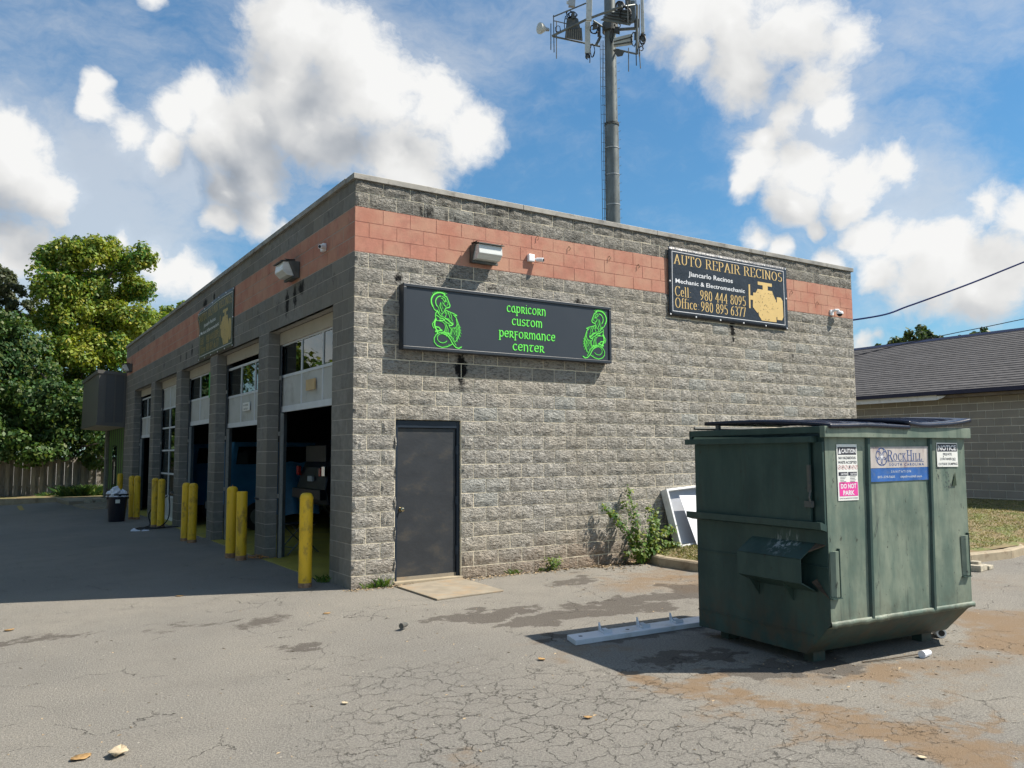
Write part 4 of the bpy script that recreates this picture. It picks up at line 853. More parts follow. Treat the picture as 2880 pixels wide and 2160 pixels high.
# ================================================================== inside the bays
st = thing('folding_stool', 'folding stool with a black seat and crossed steel legs in the first bay', 'stool', (.7, 4.2, .006), .25, world=False)
for y in (-.17, .17):
    MB().tube([(-.32, y, .0), (.24, y, .52)], .011, 6).build('leg', M_galv, st); MB().tube([(.32, y*.9, .0), (-.24, y*.9, .52)], .011, 6).build('leg', M_galv, st)
MB().tube([(-.2,-.17,.12),(-.2,.17,.12)], .009, 6).build('crossbar', M_galv, st); MB().tube([(.2,-.15,.12),(.2,.15,.12)], .009, 6).build('crossbar', M_galv, st)
MB().box(-.26, .26, -.19, .19, .50, .53).build('seat', M_black, st, bevel=.01)
def car(name, label, loc, rz, body, prof, wins, wheels, extra):
    """side outline in x-z swept over the width; local x = length, nose at +x"""
    o = thing(name, label, 'car', loc, rz, world=False); wd = .88
    m = MB(); k = len(prof)
    for s, f in ((-1, 1), (1, 1)):
        for x, z in prof: m.v.append((x, s*wd*(1 if z < 1.0 else .88-.05*(z-1)), z))
    m.f = [tuple(range(k))[::-1], tuple(range(k, 2*k))] + [(i, (i+1) % k, k+(i+1) % k, k+i) for i in range(k)]; m.m = [0]*len(m.f)
    m.build('body', body, o, bevel=.04)
    for w_ in wins:
        for s in (-1, 1): MB().prism([(x, s*(wd*.885-.02*(z-1)), z) for x, z in w_], (0, s*.02, 0)).build('side_window', M_glassdark, o)
    for x in wheels:
        for s in (-1, 1):
            t = MB().cyl((x, s*.90, .33), (x, s*.70, .33), .33, None, 22).build('wheel', M_black, o); MB().cyl((x, s*.905, .33), (x, s*.86, .33), .19, None, 14).build('rim', M_galv, t)
    for nm, mt, bx in extra: MB().box(*bx).build(nm, mt, o, bevel=.01)
    return o
M_glassdark = mat('dark_car_glass', (.006, .007, .008), .08, spec=.7)
SUV = [(-2.2,.30),(2.2,.30),(2.25,.75),(2.1,.98),(1.1,1.08),(.5,1.58),(-1.85,1.62),(-2.15,1.05),(-2.24,.62)]
car('dark_suv', 'dark blue car with a chrome edged tail lamp, tail to the open bays', (3.85, 6.25, .42), 0, M_cardark, SUV, [[(-1.7,1.1),(.55,1.12),(.35,1.5),(-1.65,1.52)]], (-1.35, 1.35),
    [('tail_lamp', M_chrome, (-2.26,-2.20,-.84,-.70,.88,1.08)), ('tail_lens', M_redlamp, (-2.275,-2.2,-.66,-.56,.88,1.04)), ('tail_lamp', M_redlamp, (-2.26,-2.20,.70,.84,.88,1.08)), ('number_plate', M_inkgrey, (-2.262,-2.20,-.13,.13,.77,.88)), ('bumper', M_cardark, (-2.34,-2.1,-.85,.85,.42,.62)), ('rear_window', M_cardark, (-2.14,-1.95,-.6,.6,1.16,1.5))])
MB
o = thing('car_lift', 'dark steel lift pads under the dark blue car', 'car lift', (3.85, 6.25, 0), world=False)
for x in (-1.2, 1.2):
    for y in (-.5, .5): MB().box(x-.15, x+.15, y-.12, y+.12, .0, .72).build('lift_pad', M_track, o)
BOX = [(-2.0,.42),(2.0,.42),(2.05,1.0),(1.9,1.50),(.9,1.52),(.55,2.02),(-1.85,2.04),(-2.0,1.5)]
for i, (x, y, lb) in enumerate(((2.65, 9.9, 'light blue boxy car with dark windows in the third bay'), (2.55, 13.5, 'light blue boxy car deeper inside, behind the hose bollards'))):
    car('blue_car', lb, (x, y, .0), 0, M_carblue, BOX, [[(-1.8,1.52),(-.9,1.52),(-.9,1.92),(-1.75,1.92)], [(-.8,1.52),(.75,1.52),(.45,1.92),(-.8,1.92)]], (-1.3, 1.3), [('bumper', M_track, (-2.1,-1.95,-.85,.85,.45,.62)), ('tail_lamp', M_redlamp, (-2.02,-1.98,-.8,-.65,1.1,1.3))])
nU, nV = 14, 8; m = MB()
for j in range(nV+1):
    for i in range(nU+1):
        u, v = i/nU, j/nV; x = 1.55+u*1.1; z = 1.56-1.2*v+.02*math.sin(u*17); y = 8.96-.32*v-.07*v*math.sin(u*14+1)-.02
        m.v.append((x, y, z))
m.f = [(j*(nU+1)+i, j*(nU+1)+i+1, (j+1)*(nU+1)+i+1, (j+1)*(nU+1)+i) for j in range(nV) for i in range(nU)]; m.m = [0]*len(m.f)
tag(m.build('blue_tarp', M_tarp, smooth=True), 'blue tarp hanging in folds over the side of the light blue car', 'tarp')
# ================================================================== office end with the metal canopy
of = thing('office_annex', 'low office end with green and black striped front under a metal canopy', 'building', (0, 22.9, 0))
MB().box(.12, 8, L_+.005, 25.4, 0, 4.35).build('wall', M_smooth, of)
MB().box(-.02, .5, 24.95, 25.45, -.02, 2.85).build('end_pier', M_smooth, of)
yy = L_+.35; i = 0
while yy < 24.9:
    MB().box(.06, .115, yy, min(yy+.26, 24.94), .0, 2.85).build('stripe_board', M_stripe_g if i % 2 else M_black, of); yy += .27; i += 1
MB().box(.02, .058, 22.6, 23.5, 0, 2.1).build('door', M_glass, of)
MB().box(.02, .06, L_+.3, 24.9, .0, .5).build('kick_panel', M_black, of)
cy0, cy1, cx = 20.36, 25.4, -.86
m = MB(); m.prism([(cx, cy0, 2.84), (-.0, cy0, 2.78), (-.0, cy0, 4.46), (cx+.02, cy0, 4.50)], (0, cy1-cy0, 0)); m.build('canopy_box', M_mans, of)
MB().prism([(cx-.03, cy0-.03, 4.50), (.0, cy0-.03, 4.44), (.0, cy0-.03, 4.54), (cx-.03, cy0-.03, 4.62)], (0, cy1-cy0+.05, 0)).build('canopy_cap', M_mans, of)
MB().prism([(cx-.02, cy0-.02, 2.76), (.0, cy0-.02, 2.70), (.0, cy0-.02, 2.80), (cx-.02, cy0-.02, 2.86)], (0, cy1-cy0+.04, 0)).build('canopy_trim', M_mans, of)
MB().prism([(cx+.02, cy0+.02, 2.755), (.0, cy0+.02, 2.695), (.0, cy0+.02, 2.70), (cx+.02, cy0+.02, 2.76)], (0, cy1-cy0, 0)).build('soffit_panel', M_soffit, of)
for x in (-.66, -.36, -.06): MB().box(x, x+.035, cy0-.02, cy0, 2.84, 4.46).build('seam', M_mans, of)
for x0_, x1_ in ((-.62, -.37), (-.32, -.07)): MB().box(x0_, x1_, cy0-.008, cy0-.001, 2.85, 4.45).build('metal_panel', M_mansdark, of)
# slabs and rubble by the fence
s_ = MB().prism([(-1.0,20.5,-.06),(-.5,20.3,-.04),(.0,20.3,0),(.0,23.4,0),(-1.2,23.4,-.06)], (0, 0, .07)); tag(s_.build('office_pavement', M_conc), 'pale concrete slab before the striped office front', 'slab')
m = MB(); m.prism([(-1.3,24.0,-.06),(.0,24.2,-.06),(.0,26.6,-.06),(-1.5,27.0,-.06)], (0, 0, .14)); tag(m.build('raised_slab', M_conc), 'raised concrete slab near the fence corner', 'slab')
rb = thing('rubble_pile', 'small pile of broken concrete by the fence corner', 'rubble', (-.35, 23.9, 0))
for i in range(9):
    x, y = -.4+ru(-.25,.35), 24.0+ru(-.2,.2); s = ru(.07,.16); m = MB(); m.prism([(x-s,y-s*.7,0),(x+s*.8,y-s,.0),(x+s,y+s*.6,0),(x-s*.5,y+s,0)], (ru(-.03,.03), 0, s*1.1)); m.build('lump', M_stone, rb, bevel=.01)
# ================================================================== fence
fn_ = thing('board_fence', 'weathered grey board fence under the trees at the far end', 'fence', (-2, 30, 0))
for i in range(34):
    x = -6.6+i*.31
    MB().box(x, x+.155, 29.93+ru(-.008,.008), 29.955, -.1, 1.74+ru(-.03,.03)).build('picket', M_wood, fn_)
    MB().box(x+.155, x+.305, 30.06, 30.085, -.1, 1.70+ru(-.03,.03)).build('picket', M_wood, fn_)
for z in (.42, 1.48): MB().box(-6.6, 3.9, 29.965, 30.05, z, z+.09).build('rail', M_wood, fn_)
m = MB(); m.prism([(-9,27.45,-.2),(1.,26.95,-.2),(1.,27.2,-.2),(-9,27.7,-.2)], (0, 0, .30)); tag(m.build('verge_kerb', M_kerb), 'low kerb along the foot of the fence verge', 'kerb')
tag(MB().prism([(-9,27.6,-.25),(.2,27.1,-.25),(4,27.1,-.25),(4,33,-.25),(-9,33,-.25)], (0, 0, .34)).build('verge', M_soil), 'dark earth verge below the board fence', 'ground', kind='structure')
o = MB().prism([(-2.95,24.9,-.1),(-2.8,24.9,-.1),(-2.72,22.3,-.1),(-2.88,22.3,-.1)], (0, 0, .0)) if False else MB().q([(-2.86,23.0,gz(-2.86)+.005),(-2.72,23.0,gz(-2.72)+.005),(-2.70,26.0,gz(-2.7)+.005),(-2.86,26.0,gz(-2.86)+.005)])
tag(o.build('bay_line', M_paintline), 'worn yellow bay marking near the fence', 'road marking', kind='structure')
# ================================================================== second building
X2 = 17.6
b2 = thing('neighbour_building', 'low painted block building with a dark shingle roof behind the dumpster', 'building', (X2, 3, 0))
w2 = MB().box(X2+.012, X2+.2, -12, 22, -.1, 3.22).build('wall', M_b2mortar, b2)
blk = []; rest = MB(); me2 = {}
def plain(w_, h_): g = .0095; m = MB(); m.prism([(.0, -g+0, g), (.0, -(w_-g), g), (.0, -(w_-g), h_-g), (.0, -g, h_-g)], (.1, 0, 0)); return m
pm = plain(BL, CB); pme = pm.mesh('block', M_b2wall)
for r in range(16):
    z = 3.17-(r+1)*CB+.012; y = 21.9 - (0 if r % 2 else .2)
    while y > -11.6: blk.append((y, z, -1.6 < y < 5.6 and z > .2)); y -= BL
blk.sort(key=lambda q: (not q[2], abs(q[0]-2.)+abs(q[1]-1.5)))
for i, (y, z, vis) in enumerate(blk):
    if i < 285: o = bpy.data.objects.new('block', pme); C.objects.link(o); o.parent = w2; o.location = (X2-ru(0, .003), y, z)
    else: n = len(rest.v); rest.v += [(X2+a, y+b_, z+c) for a, b_, c in pm.v]; rest.f += [tuple(n+q for q in f) for f in pm.f]; rest.m += pm.m
o = rest.build('block_field', M_b2wall, w2); o['kind'] = 'stuff'
ex, ez, rx, rz_ = X2-.32, 3.30, X2+5.0, 5.45; n = 27; m = MB()
for i in range(n):                          # overlapping shingle courses, each butt edge raised
    t0, t1 = i/n, (i+1.25)/n; xa, za, xb, zb = ex+(rx-ex)*t0, ez+(rz_-ez)*t0, ex+(rx-ex)*min(1, t1), ez+(rz_-ez)*min(1, t1)
    for j in range(34): y0, y1 = -12.5+j*1.03, -12.5+(j+1)*1.03; m.q([(xa, y0, za), (xa, y1, za), (xa, y1, za+.022), (xa, y0, za+.022)]); m.q([(xa, y0, za+.022), (xa, y1, za+.022), (xb, y1, zb+.002), (xb, y0, zb+.002)])
m.q([(rx, -12.5, rz_), (rx, 22.5, rz_), (rx+5.3, 22.5, ez), (rx+5.3, -12.5, ez)]); rf = m.build('roof', M_shingle, b2)
MB().prism([(rx-.14, -12.5, rz_-.03), (rx, -12.5, rz_+.06), (rx+.14, -12.5, rz_-.03)], (0, 35, 0)).build('ridge_cap', M_gutter, rf)
MB().box(X2+.2, X2+10, -12, -11.8, 0, 3.2).box(X2+.2, X2+10, 21.8, 22, 0, 3.2).box(X2+9.8, X2+10, -11.8, 21.8, 0, 3.2).build('wall', M_b2wall, b2)
MB().box(ex-.10, ex+.01, -12.5, 22.5, ez-.07, ez+.035).build('gutter', M_gutter, b2)
MB().box(ex-.02, ex+.02, 2.05, 22, ez-.20, ez-.072).build('fascia_board', M_white, b2); MB().prism([(ex-.02, 2.045, ez-.20), (ex-.02, 2.045, ez-.09), (ex-.02, 1.8, ez-.10), (ex-.02, 1.88, ez-.15)], (.03, 0, 0)).build('broken_fascia_end', M_white, b2)
MB().box(ex-.0, X2+.0, -12, 2.04, ez-.16, ez-.08).build('rafter_board', mat('old_board', (.16, .13, .10), .9, var=.3), b2)
MB().box(ex+.022, X2+.002, 2.05, 22, ez-.12, ez-.09).build('soffit', M_soffit, b2)
# ================================================================== cables
def cable(name, label, pts, r, mt): tag(MB().tube(bez(pts, 30), r, 6).build(name, mt), label, 'cable')
P = [Vector((10.78, .9, 4.43))]
for u, v, D in ((1900,682,19.4),(1960,662,19.9),(2030,637,20.4),(2110,607,21.1),(2212,566,22),(2300,532,22.6)): P.append(ad(u, v, D))
cable('blue_cable', 'thick blue cable sagging from the building wall to the right', P, .020, M_cable)
P = [ad(u, v, D) for u, v, D in ((1846,769,18.7),(1950,744,19.6),(2050,722,20.3),(2130,706,21.),(2212,689,21.7),(2320,668,22.5))]
cable('thin_cable', 'thin dark cable crossing in front of the shingle roof', P, .010, M_wire)
# ================================================================== mobile phone mast
mt_ = thing('phone_mast', 'steel phone mast with antennas rising behind the garage roof', 'mast', (28.1, 28.15, 0))
PX, PY = 28.14, 28.12
e1 = Vector((R_.x, R_.y, 0)).normalized(); e2 = Vector((-e1.y, e1.x, 0))
def T(zx, zy, dep=0.):                      # zoomed picture of the mast head -> place, dep metres behind the pole axis
    return ad((1490+zx/6.32)*2212/2880, (zy/6.32)*2212/2880, 50.+dep)
MB().lathe([(.46, 0), (.425, 22.1), (.425, 22.17)], 28, (PX, PY)).build('pole', M_galv, mt_, smooth=True)
MB().lathe([(.385, 22.17), (.36, 27.0), (.345, 36)], 28, (PX, PY)).build('pole', M_galv, mt_, smooth=True)
MB().lathe([(.38, 22.10), (.47, 22.10), (.47, 22.155), (.38, 22.155)], 28, (PX, PY)).lathe([(.38, 22.19), (.46, 22.19), (.46, 22.24), (.38, 22.24)], 28, (PX, PY)).build('flange', M_galvdark, mt_)
for i in range(12):
    t = i*math.pi/6; x, y = PX+.43*math.cos(t), PY+.43*math.sin(t); MB().cyl((x, y, 22.06), (x, y, 22.30), .022, None, 6).build('bolt', M_galvdark, mt_)
for z in (17.0, 18.9, 20.6, 24.0, 25.8, 27.4):
    r = .437 if z < 22 else .385-.012*(z-22); MB().lathe([(r, z), (r+.012, z), (r+.012, z+.05), (r, z+.05)], 28, (PX, PY)).build('band', M_lightmetal, mt_)
z = 14.5
while z < 29:
    for s in (-1, 1):
        d = e1*(s*.45)-e2*.25; p = Vector((PX, PY, z)); MB().tube([p+d*.85, p+d*1.12, p+d*1.12+Vector((0, 0, .05))], .012, 5).build('step_peg', M_galv, mt_)
    z += .55
lad = MB(); base = Vector((PX, PY, 0))-e1*.56-e2*.1
for s in (-.10, .02, .10): lad.tube([base+e1*s+Vector((0, 0, 13)), base+e1*s+Vector((0, 0, 27.6))], .018, 5)
z = 13.2
while z < 27.5: lad.box(0, 0, 0, 0, 0, 0); lad.tube([base-e1*.11+Vector((0, 0, z)), base+e1*.25+Vector((0, 0, z))], .012, 4); z += .6
lad.build('cable_ladder', M_galvdark, mt_)['kind'] = 'stuff'
MB().lathe([(.40, 28.2), (.50, 28.2), (.50, 28.75), (.40, 28.75)], 24, (PX, PY)).build('collar', M_galvdark, mt_)
def bar(a, c, r, nm='rail', mt=None, **k): MB().tube([a, c], r, 8).build(nm, mt or M_galv, mt_)
bar(T(400,640), T(1000,350,-1.2), .075); bar(T(1000,350,-1.2), T(1640,110,-2.6), .075)
bar(T(400,645), T(1250,825,.6), .06); bar(T(415,300), T(1005,55,-1.2), .045); bar(T(430,370,.5), T(700,430,.3), .035)
bar(T(1490,530), T(1890,505,-1), .10); bar(T(1490,870), T(1900,960,-1), .06); bar(T(1130,370,-1), T(1320,490,-.3), .06); bar(T(1180,800), T(1260,640), .09)
bar(T(1905,960,-1.2), T(1905,100,-1.2), .085); bar(T(1700,110,-2.2), T(1900,80,-1.4), .05); bar(T(1100,520), T(1260,500), .03); bar(T(1960,980,-1.2), T(1900,560,-1.2), .03)
for a, c, dp_ in (((375,420),(375,885),0), ((422,270),(432,930),0), ((475,370),(475,1040),.3), ((1070,920),(1068,1115),-1.2), ((1738,20),(1742,405),-2.4), ((1755,850),(1758,1270),-.8), ((1890,960),(1896,1165),-1.), ((1945,900),(1968,1215),-1.), ((1950,80),(1945,1000),-1.1), ((1885,0),(1895,280),-1.3)):
    bar(T(*a, dp_), T(*c, dp_), .030, 'mast_rod', M_galvdark)
def panelbox(pts, dep, th, nm, mt, bev=.02):
    A = [T(x, y, dep) for x, y in pts]; d = Vector((F_.x, F_.y, 0)).normalized()*th; return MB().prism(A, d).build(nm, mt, mt_, bevel=bev)
panelbox([(1005,360),(1105,360),(1115,-160),(1010,-160)], -1.5, .16, 'panel_antenna', M_whitegrey := mat('antenna_plastic', (.52, .52, .48), .55, var=.1, dirt=((.30, .28, .22), .6, 3.)))
panelbox([(982,940),(1072,940),(1080,380),(985,380)], -.6, .16, 'panel_antenna', M_whitegrey)
panelbox([(1985,580),(2042,575),(2020,-160),(1972,-160)], -1.5, .16, 'panel_antenna', M_whitegrey)
panelbox([(1425,420),(1540,460),(1540,250),(1425,250)], 1.2, .16, 'panel_antenna', M_whitegrey)
panelbox([(690,100),(805,110),(820,-100),(690,-100)], -.4, .25, 'radio_unit', M_lightmetal); panelbox([(655,60),(700,70),(700,20),(655,10)], -.4, .1, 'radio_unit', M_whitegrey)
panelbox([(640,520),(905,520),(860,330),(790,290),(660,320)], -.2, .3, 'radio_unit', M_galvdark)
fin = panelbox([(625,660),(940,715),(925,490),(640,520)], -.5, .12, 'radio_unit', M_galvdark)
for i in range(9): x = 645+i*33; panelbox([(x,655+i*6),(x+9,657+i*6),(x+4,520),(x-5,520)], -.58, .06, 'cooling_fin', mat('fin_metal', (.30, .27, .22), .6, .3), 0)
panelbox([(1255,350),(1780,445),(1820,400),(1815,190),(1600,150),(1400,260)], -1.6, .10, 'radio_unit', M_galv)
for i in range(4): panelbox([(1300+i*60,300-i*38),(1812,395-i*60),(1812,383-i*60),(1315+i*60,286-i*38)], -1.68, .05, 'cooling_fin', M_galvdark, 0)
for i in range(3): panelbox([(1490,745+i*42),(1830,660+i*62),(1830,590+i*62),(1500,670+i*42)], -.8+.01*i, .12, 'radio_unit', M_whitegrey)
panelbox([(1490,740),(1830,655),(1830,640),(1490,728)], -.86, .05, 'cooling_fin', M_galvdark, 0); panelbox([(1490,800),(1830,745),(1830,728),(1490,786)], -.86, .05, 'cooling_fin', M_galvdark, 0)
panelbox([(1480,880),(1560,1000),(1650,985),(1690,900),(1560,860)], -.5, .1, 'radio_unit', M_galvdark)
panelbox([(1820,380),(1880,360),(1870,0),(1780,0)], -1.3, .3, 'radio_unit', M_galv); panelbox([(1970,590),(2060,600),(2060,700),(2010,740),(1975,690)], -1.4, .15, 'radio_unit', M_galvdark)
for pts, dep in (([(1205,640),(1260,640),(1262,420),(1210,420)],-.3),([(1120,520),(1200,500),(1200,380),(1120,400)],-.7),([(1560,140),(1660,150),(1660,20),(1560,30)],-2.),([(1700,150),(1790,160),(1790,-40),(1700,-40)],-1.8),([(1860,700),(1935,700),(1935,560),(1860,560)],-1.2),([(740,330),(800,320),(800,200),(745,210)],-.3),([(990,1010),(1060,1020),(1060,935),(990,935)],-.6),([(1490,560),(1600,600),(1600,470),(1490,470)],-.4),([(1860,480),(1940,480),(1940,330),(1860,330)],-1.25)):
    panelbox(pts, dep, .14, 'radio_unit', M_galvdark)
R = random.Random(8); cab = MB()
def scrib(x, y, rx, ry, n, dep):
    for i in range(n):
        P = []; a0 = R.uniform(0, 6.3)
        for k in range(7): t = a0+k*.8; P.append(T(x+rx*math.cos(t)*R.uniform(.6, 1), y+ry*math.sin(t)*R.uniform(.6, 1), dep+R.uniform(-.1, .1)))
        cab.tube(bez(P, 14), .024, 4)
for q in ((1030,1010,45,60,4,-1.3),(1110,900,45,150,2,-1.1),(1140,520,90,90,6,-.5),(700,250,60,80,5,-.2),(1600,100,90,90,6,-2.2),(2000,700,60,110,6,-1.4),(1980,860,45,50,3,-1.3),(1560,450,60,50,4,-1.),(500,520,60,70,2,.1),(1700,250,120,150,4,-1.8),(1850,700,60,150,3,-1.1),(640,420,30,140,2,-.1),(760,260,90,60,4,-.2),(1450,640,30,160,3,-.5)): scrib(*q)
cab.build('cables', M_black, mt_)['kind'] = 'stuff'
dc = T(255, 515, -.2); dd = (e1*-.85+Vector((0, 0, -.12))-e2*.5).normalized(); ds = MB(); ds.cyl(dc, dc+dd*.22, .20, .34, 20); ds.cyl(dc+dd*.22, dc+dd*.36, .345, .345, 22); ds.cyl(dc+dd*.36, dc+dd*.42, .33, .12, 22)
ds.build('dish', M_whitegrey, mt_); MB().cyl(dc, dc-dd*.35, .14, .10, 12).build('dish_bracket', M_lightmetal, mt_)
# ================================================================== vegetation
def leafq(mb, P, n, s, asp=.7):
    t = Vector((ru(-1, 1), ru(-1, 1), ru(-1, 1))); a = n.cross(t); 
    if a.length < 1e-3: return
    a.normalize(); c = n.cross(a)*s*asp; a = a*s; mb.q([P-a, P-c*.5-a*.1, P+a, P+c*.5-a*.1]) if asp < .5 else mb.q([P-a*.5-c*.1, P-c*.5, P+a*.6, P+c*.5])
def clump_leaves(mb, ctr, r, n, s, rr, sub=9, squash=.85):
    subs = [(ctr, r*.62)] if sub > 10 else []
    for i in range(sub):
        d = Vector((rr.gauss(0, 1), rr.gauss(0, 1), rr.gauss(0, 1)*.9)).normalized(); subs.append((ctr+Vector((d.x, d.y, d.z*squash))*r*rr.uniform(.45, .82), r*rr.uniform(.26, .46)))
    for i in range(n):
        c, q = subs[rr.randrange(len(subs))]; d = Vector((rr.gauss(0, 1), rr.gauss(0, 1), rr.gauss(0, 1)*.8+.15)).normalized()
        P = c + d*q*rr.uniform(.6, 1.12); leafq(mb, P, (d+Vector((rr.uniform(-.8, .8), rr.uniform(-.8, .8), rr.uniform(-.3, .9)))).normalized(), s*rr.uniform(.45, 1.4))
def tree(name, label, cat, D, clumps, trunk, leaf, s, dens, seed, group=None, jit=1.5, sub=9):
    rr = random.Random(seed); cs = []
    for u, v, r in clumps: d = D+rr.uniform(-jit, jit); cs.append((ad(u, v, d), r/1771*d*1.05))
    base = Vector(trunk[0]); o = thing(name, label, cat, tuple(base), group=group)
    m = MB()
    for c, r in cs: clump_leaves(m, c, r, int(14*dens*r*r/(s*s)), s, rr, sub)
    m.build('crown', leaf, o)
    t = MB(); t.tube([Vector(p) for p in trunk], [.22*(1-.6*i/(len(trunk)-1)) for i in range(len(trunk))], 9)
    top = Vector(trunk[-1]); 
    for c, r in cs[::2]:
        k = rr.uniform(.35, .95); st_ = Vector(trunk[0]).lerp(top, k); mid = st_.lerp(c, .5)+Vector((0, 0, .2)); t.tube([st_, mid, c], [.09, .05, .02], 5)
    t.build('trunk', M_bark, o)
    return o
V_ = [(130,560,48),(190,545,42),(255,560,45),(300,560,34),(110,620,45),(175,620,52),(240,620,50),(300,625,36),(100,690,34),(150,690,50),(215,690,52),(280,690,48),(120,760,46),(180,765,50),(245,770,52),(305,745,36),
      (130,830,50),(190,840,50),(250,850,50),(300,820,38),(150,900,48),(210,910,46),(330,690,20)]
tree('vine_tree', 'tall column of a tree smothered in yellow green vine behind the fence', 'tree', 43.5, V_, [(.3,33.5,0),(.2,33.4,4),(.4,33.5,10)], L_vine, .155, 4.4, 4, sub=18)
tree('dark_tree', 'dark green leafy top poking above the vine covered tree', 'tree', 47, [(165,545,34),(200,540,30),(230,545,24)], [(1.2,37,0),(1.,37,6),(1.,37,11)], L_dark, .2, 2.6, 5)
tree('broad_tree', 'broad dark green tree at the left edge over the fence', 'tree', 40.5, [(20,760,60),(80,790,60),(15,850,60),(80,880,58),(140,860,50),(40,930,55),(110,950,48),(-60,820,90),(10,700,38),(-90,930,90),(190,900,40)], [(-3.2,31.8,0),(-3.,32,4),(-3.,32,7)], L_dark, .155, 3.0, 6, sub=14)
tree('mimosa_tree', 'thin feathery mimosa against the sky at the left edge', 'tree', 45, [(15,600,20),(38,625,20),(60,660,20),(30,660,22),(5,640,26),(55,700,24),(85,740,18),(20,700,24),(-30,640,40),(70,770,26),(-20,590,30)], [(-3.4,36,0),(-3.3,36,6),(-3.3,36,10.5)], L_mim, .13, 2.6, 7, sub=6)
tree('young_tree', 'small yellow green tree showing above the far roof edge', 'tree', 50, [(345,690,22),(375,675,24),(400,665,18),(360,720,30),(415,660,16),(395,700,24)], [(4.4,40,0),(4.5,40,4),(4.6,40,9)], L_vine, .2, 2.2, 8)
for i, (lb, D, cl) in enumerate((('dark bushy undergrowth right behind the fence boards', 38.5, [(20,950,50),(80,960,48),(140,950,45),(200,955,42),(250,950,36),(-40,950,60),(215,985,35),(280,940,30)]), ('dark hedge filling the gap below the vine tree', 42, [(60,900,55),(140,910,55),(210,930,50),(270,900,40),(300,940,40),(240,960,40),(330,900,40)]))):
    tree('undergrowth', lb, 'shrub', D, cl, [(-2+2*i,32+2*i,0),(-2+2*i,32+2*i,1.5)], L_dark, .17, 2.2, 20+i)
tree('round_tree', 'rounded tree crown above the shingle roof right of the garage', 'tree', 62, [(1925,742,14),(1950,732,18),(1980,722,20),(2005,728,18),(2030,740,14),(1900,752,10)], [(50,22,0),(50,22,8)], L_far, .3, 2.6, 9, jit=1)
tree('round_tree', 'smaller tree crown farther right above the shingle roof', 'tree', 66, [(2070,738,12),(2100,728,14),(2125,722,14),(2145,728,10),(2085,745,14)], [(56,18,0),(56,18,8)], L_far, .3, 2.4, 10, jit=1)
# unseen west trees: some mirrored in panes, others added to block sky light
for i, (x, y) in enumerate(((-14,-2),(-13.5,6),(-13.5,14),(-13,22),(-13.5,29.5),(-9.6,34.5))):
    rr = random.Random(40+i); o = thing('unseen_west_tree', ['unseen leafy tree added west of the lot nearest the camera', 'second unseen leafy tree added along the west side of the lot', 'third unseen leafy tree added along the west side of the lot', 'fourth unseen leafy tree added along the west side of the lot', 'fifth leafy tree along the west side before the fence', 'last leafy tree beyond the west end of the fence'][i], 'tree', (x, y, gz(x)), group='trees along the west side')
    m = MB()
    for k in range(9): clump_leaves(m, Vector((x+rr.uniform(-2.5, 2.5), y+rr.uniform(-3.0, 3.0), 2.3+k*1.2)), rr.uniform(1.9, 2.6), 1900, .30, rr)
    m.build('crown', L_vine if i % 2 else L_dark, o); MB().tube([(x, y, -.4), (x+.2, y, 3), (x, y, 7)], [.3, .22, .12], 9).build('trunk', M_bark, o)
# plant at the kerb end: leafy stems fanning from one foot
def plant(name, label, foot, stems, s, mt, seed, per=26):
    rr = random.Random(seed); o = thing(name, label, 'plant', foot); L, Sx = MB(), MB(); F0 = Vector(foot)
    for tip, bow in stems:
        tip = Vector(tip); mid = F0.lerp(tip, .5)+Vector(bow); P = bez([F0, mid, tip], 12); Sx.tube(P, [.009*(1-.7*i/(len(P)-1)) for i in range(len(P))], 5)
        n = int(per*(tip-F0).length/.8)+6
        for k in range(n):
            q = P[min(len(P)-1, int(len(P)*rr.uniform(.12, 1)))]; d = Vector((rr.gauss(0, 1), rr.gauss(0, 1)-.4, rr.gauss(0, .7)+.3)).normalized(); Q = q+d*rr.uniform(.01, .10)
            if Q.y > -.03: Q.y = -.03-rr.uniform(0, .03)
            leafq(L, Q, (d+Vector((0, -.5, .8))).normalized(), s*rr.uniform(.6, 1.35), .62)
    L.build('foliage', mt, o); Sx.build('stem', M_stem, o); return o
M_stem = mat('green_stem', (.09, .12, .035), .7)
plant('climbing_bush', 'bright green leggy bush against the block wall at the kerb end', (4.72, -.22, .0), [((4.08,-.14,.90),(.0,-.05,.12)),((4.2,-.16,.78),(0,-.05,.1)),((4.60,-.12,1.14),(-.05,-.1,0)),((4.52,-.1,.95),(-.05,-.12,.05)),((4.95,-.2,.84),(.05,-.1,.05)),((5.08,-.22,.78),(.05,-.12,.1)),((5.42,-.3,.50),(.0,-.1,.16)),((5.3,-.28,.52),(.0,-.1,.12)),
      ((5.4,-.36,.24),(0,-.05,.16)),((4.35,-.3,.18),(0,-.1,.1)),((4.5,-.34,.25),(0,-.1,.05)),((4.7,-.35,.5),(-.05,-.1,0)),((4.85,-.36,.42),(.05,-.1,.0)),((4.62,-.3,.66),(-.08,-.1,0)),((4.9,-.3,.62),(0.05,-.12,0)),((4.45,-.22,.12),(0,-.08,.04)),((4.95,-.4,.2),(.03,-.1,.1))], .054, L_bush, 1, 120)
plant('small_weed', 'small round green weed at the wall foot right of the door', (3.14, -.06, .0), [((3.14+.10*math.cos(a), -.08+.05*math.sin(a)-.03, .10+.08*abs(math.sin(a*1.7))),(0, -.02, .02)) for a in [i*.7 for i in range(9)]], .036, L_bush, 2, 60)
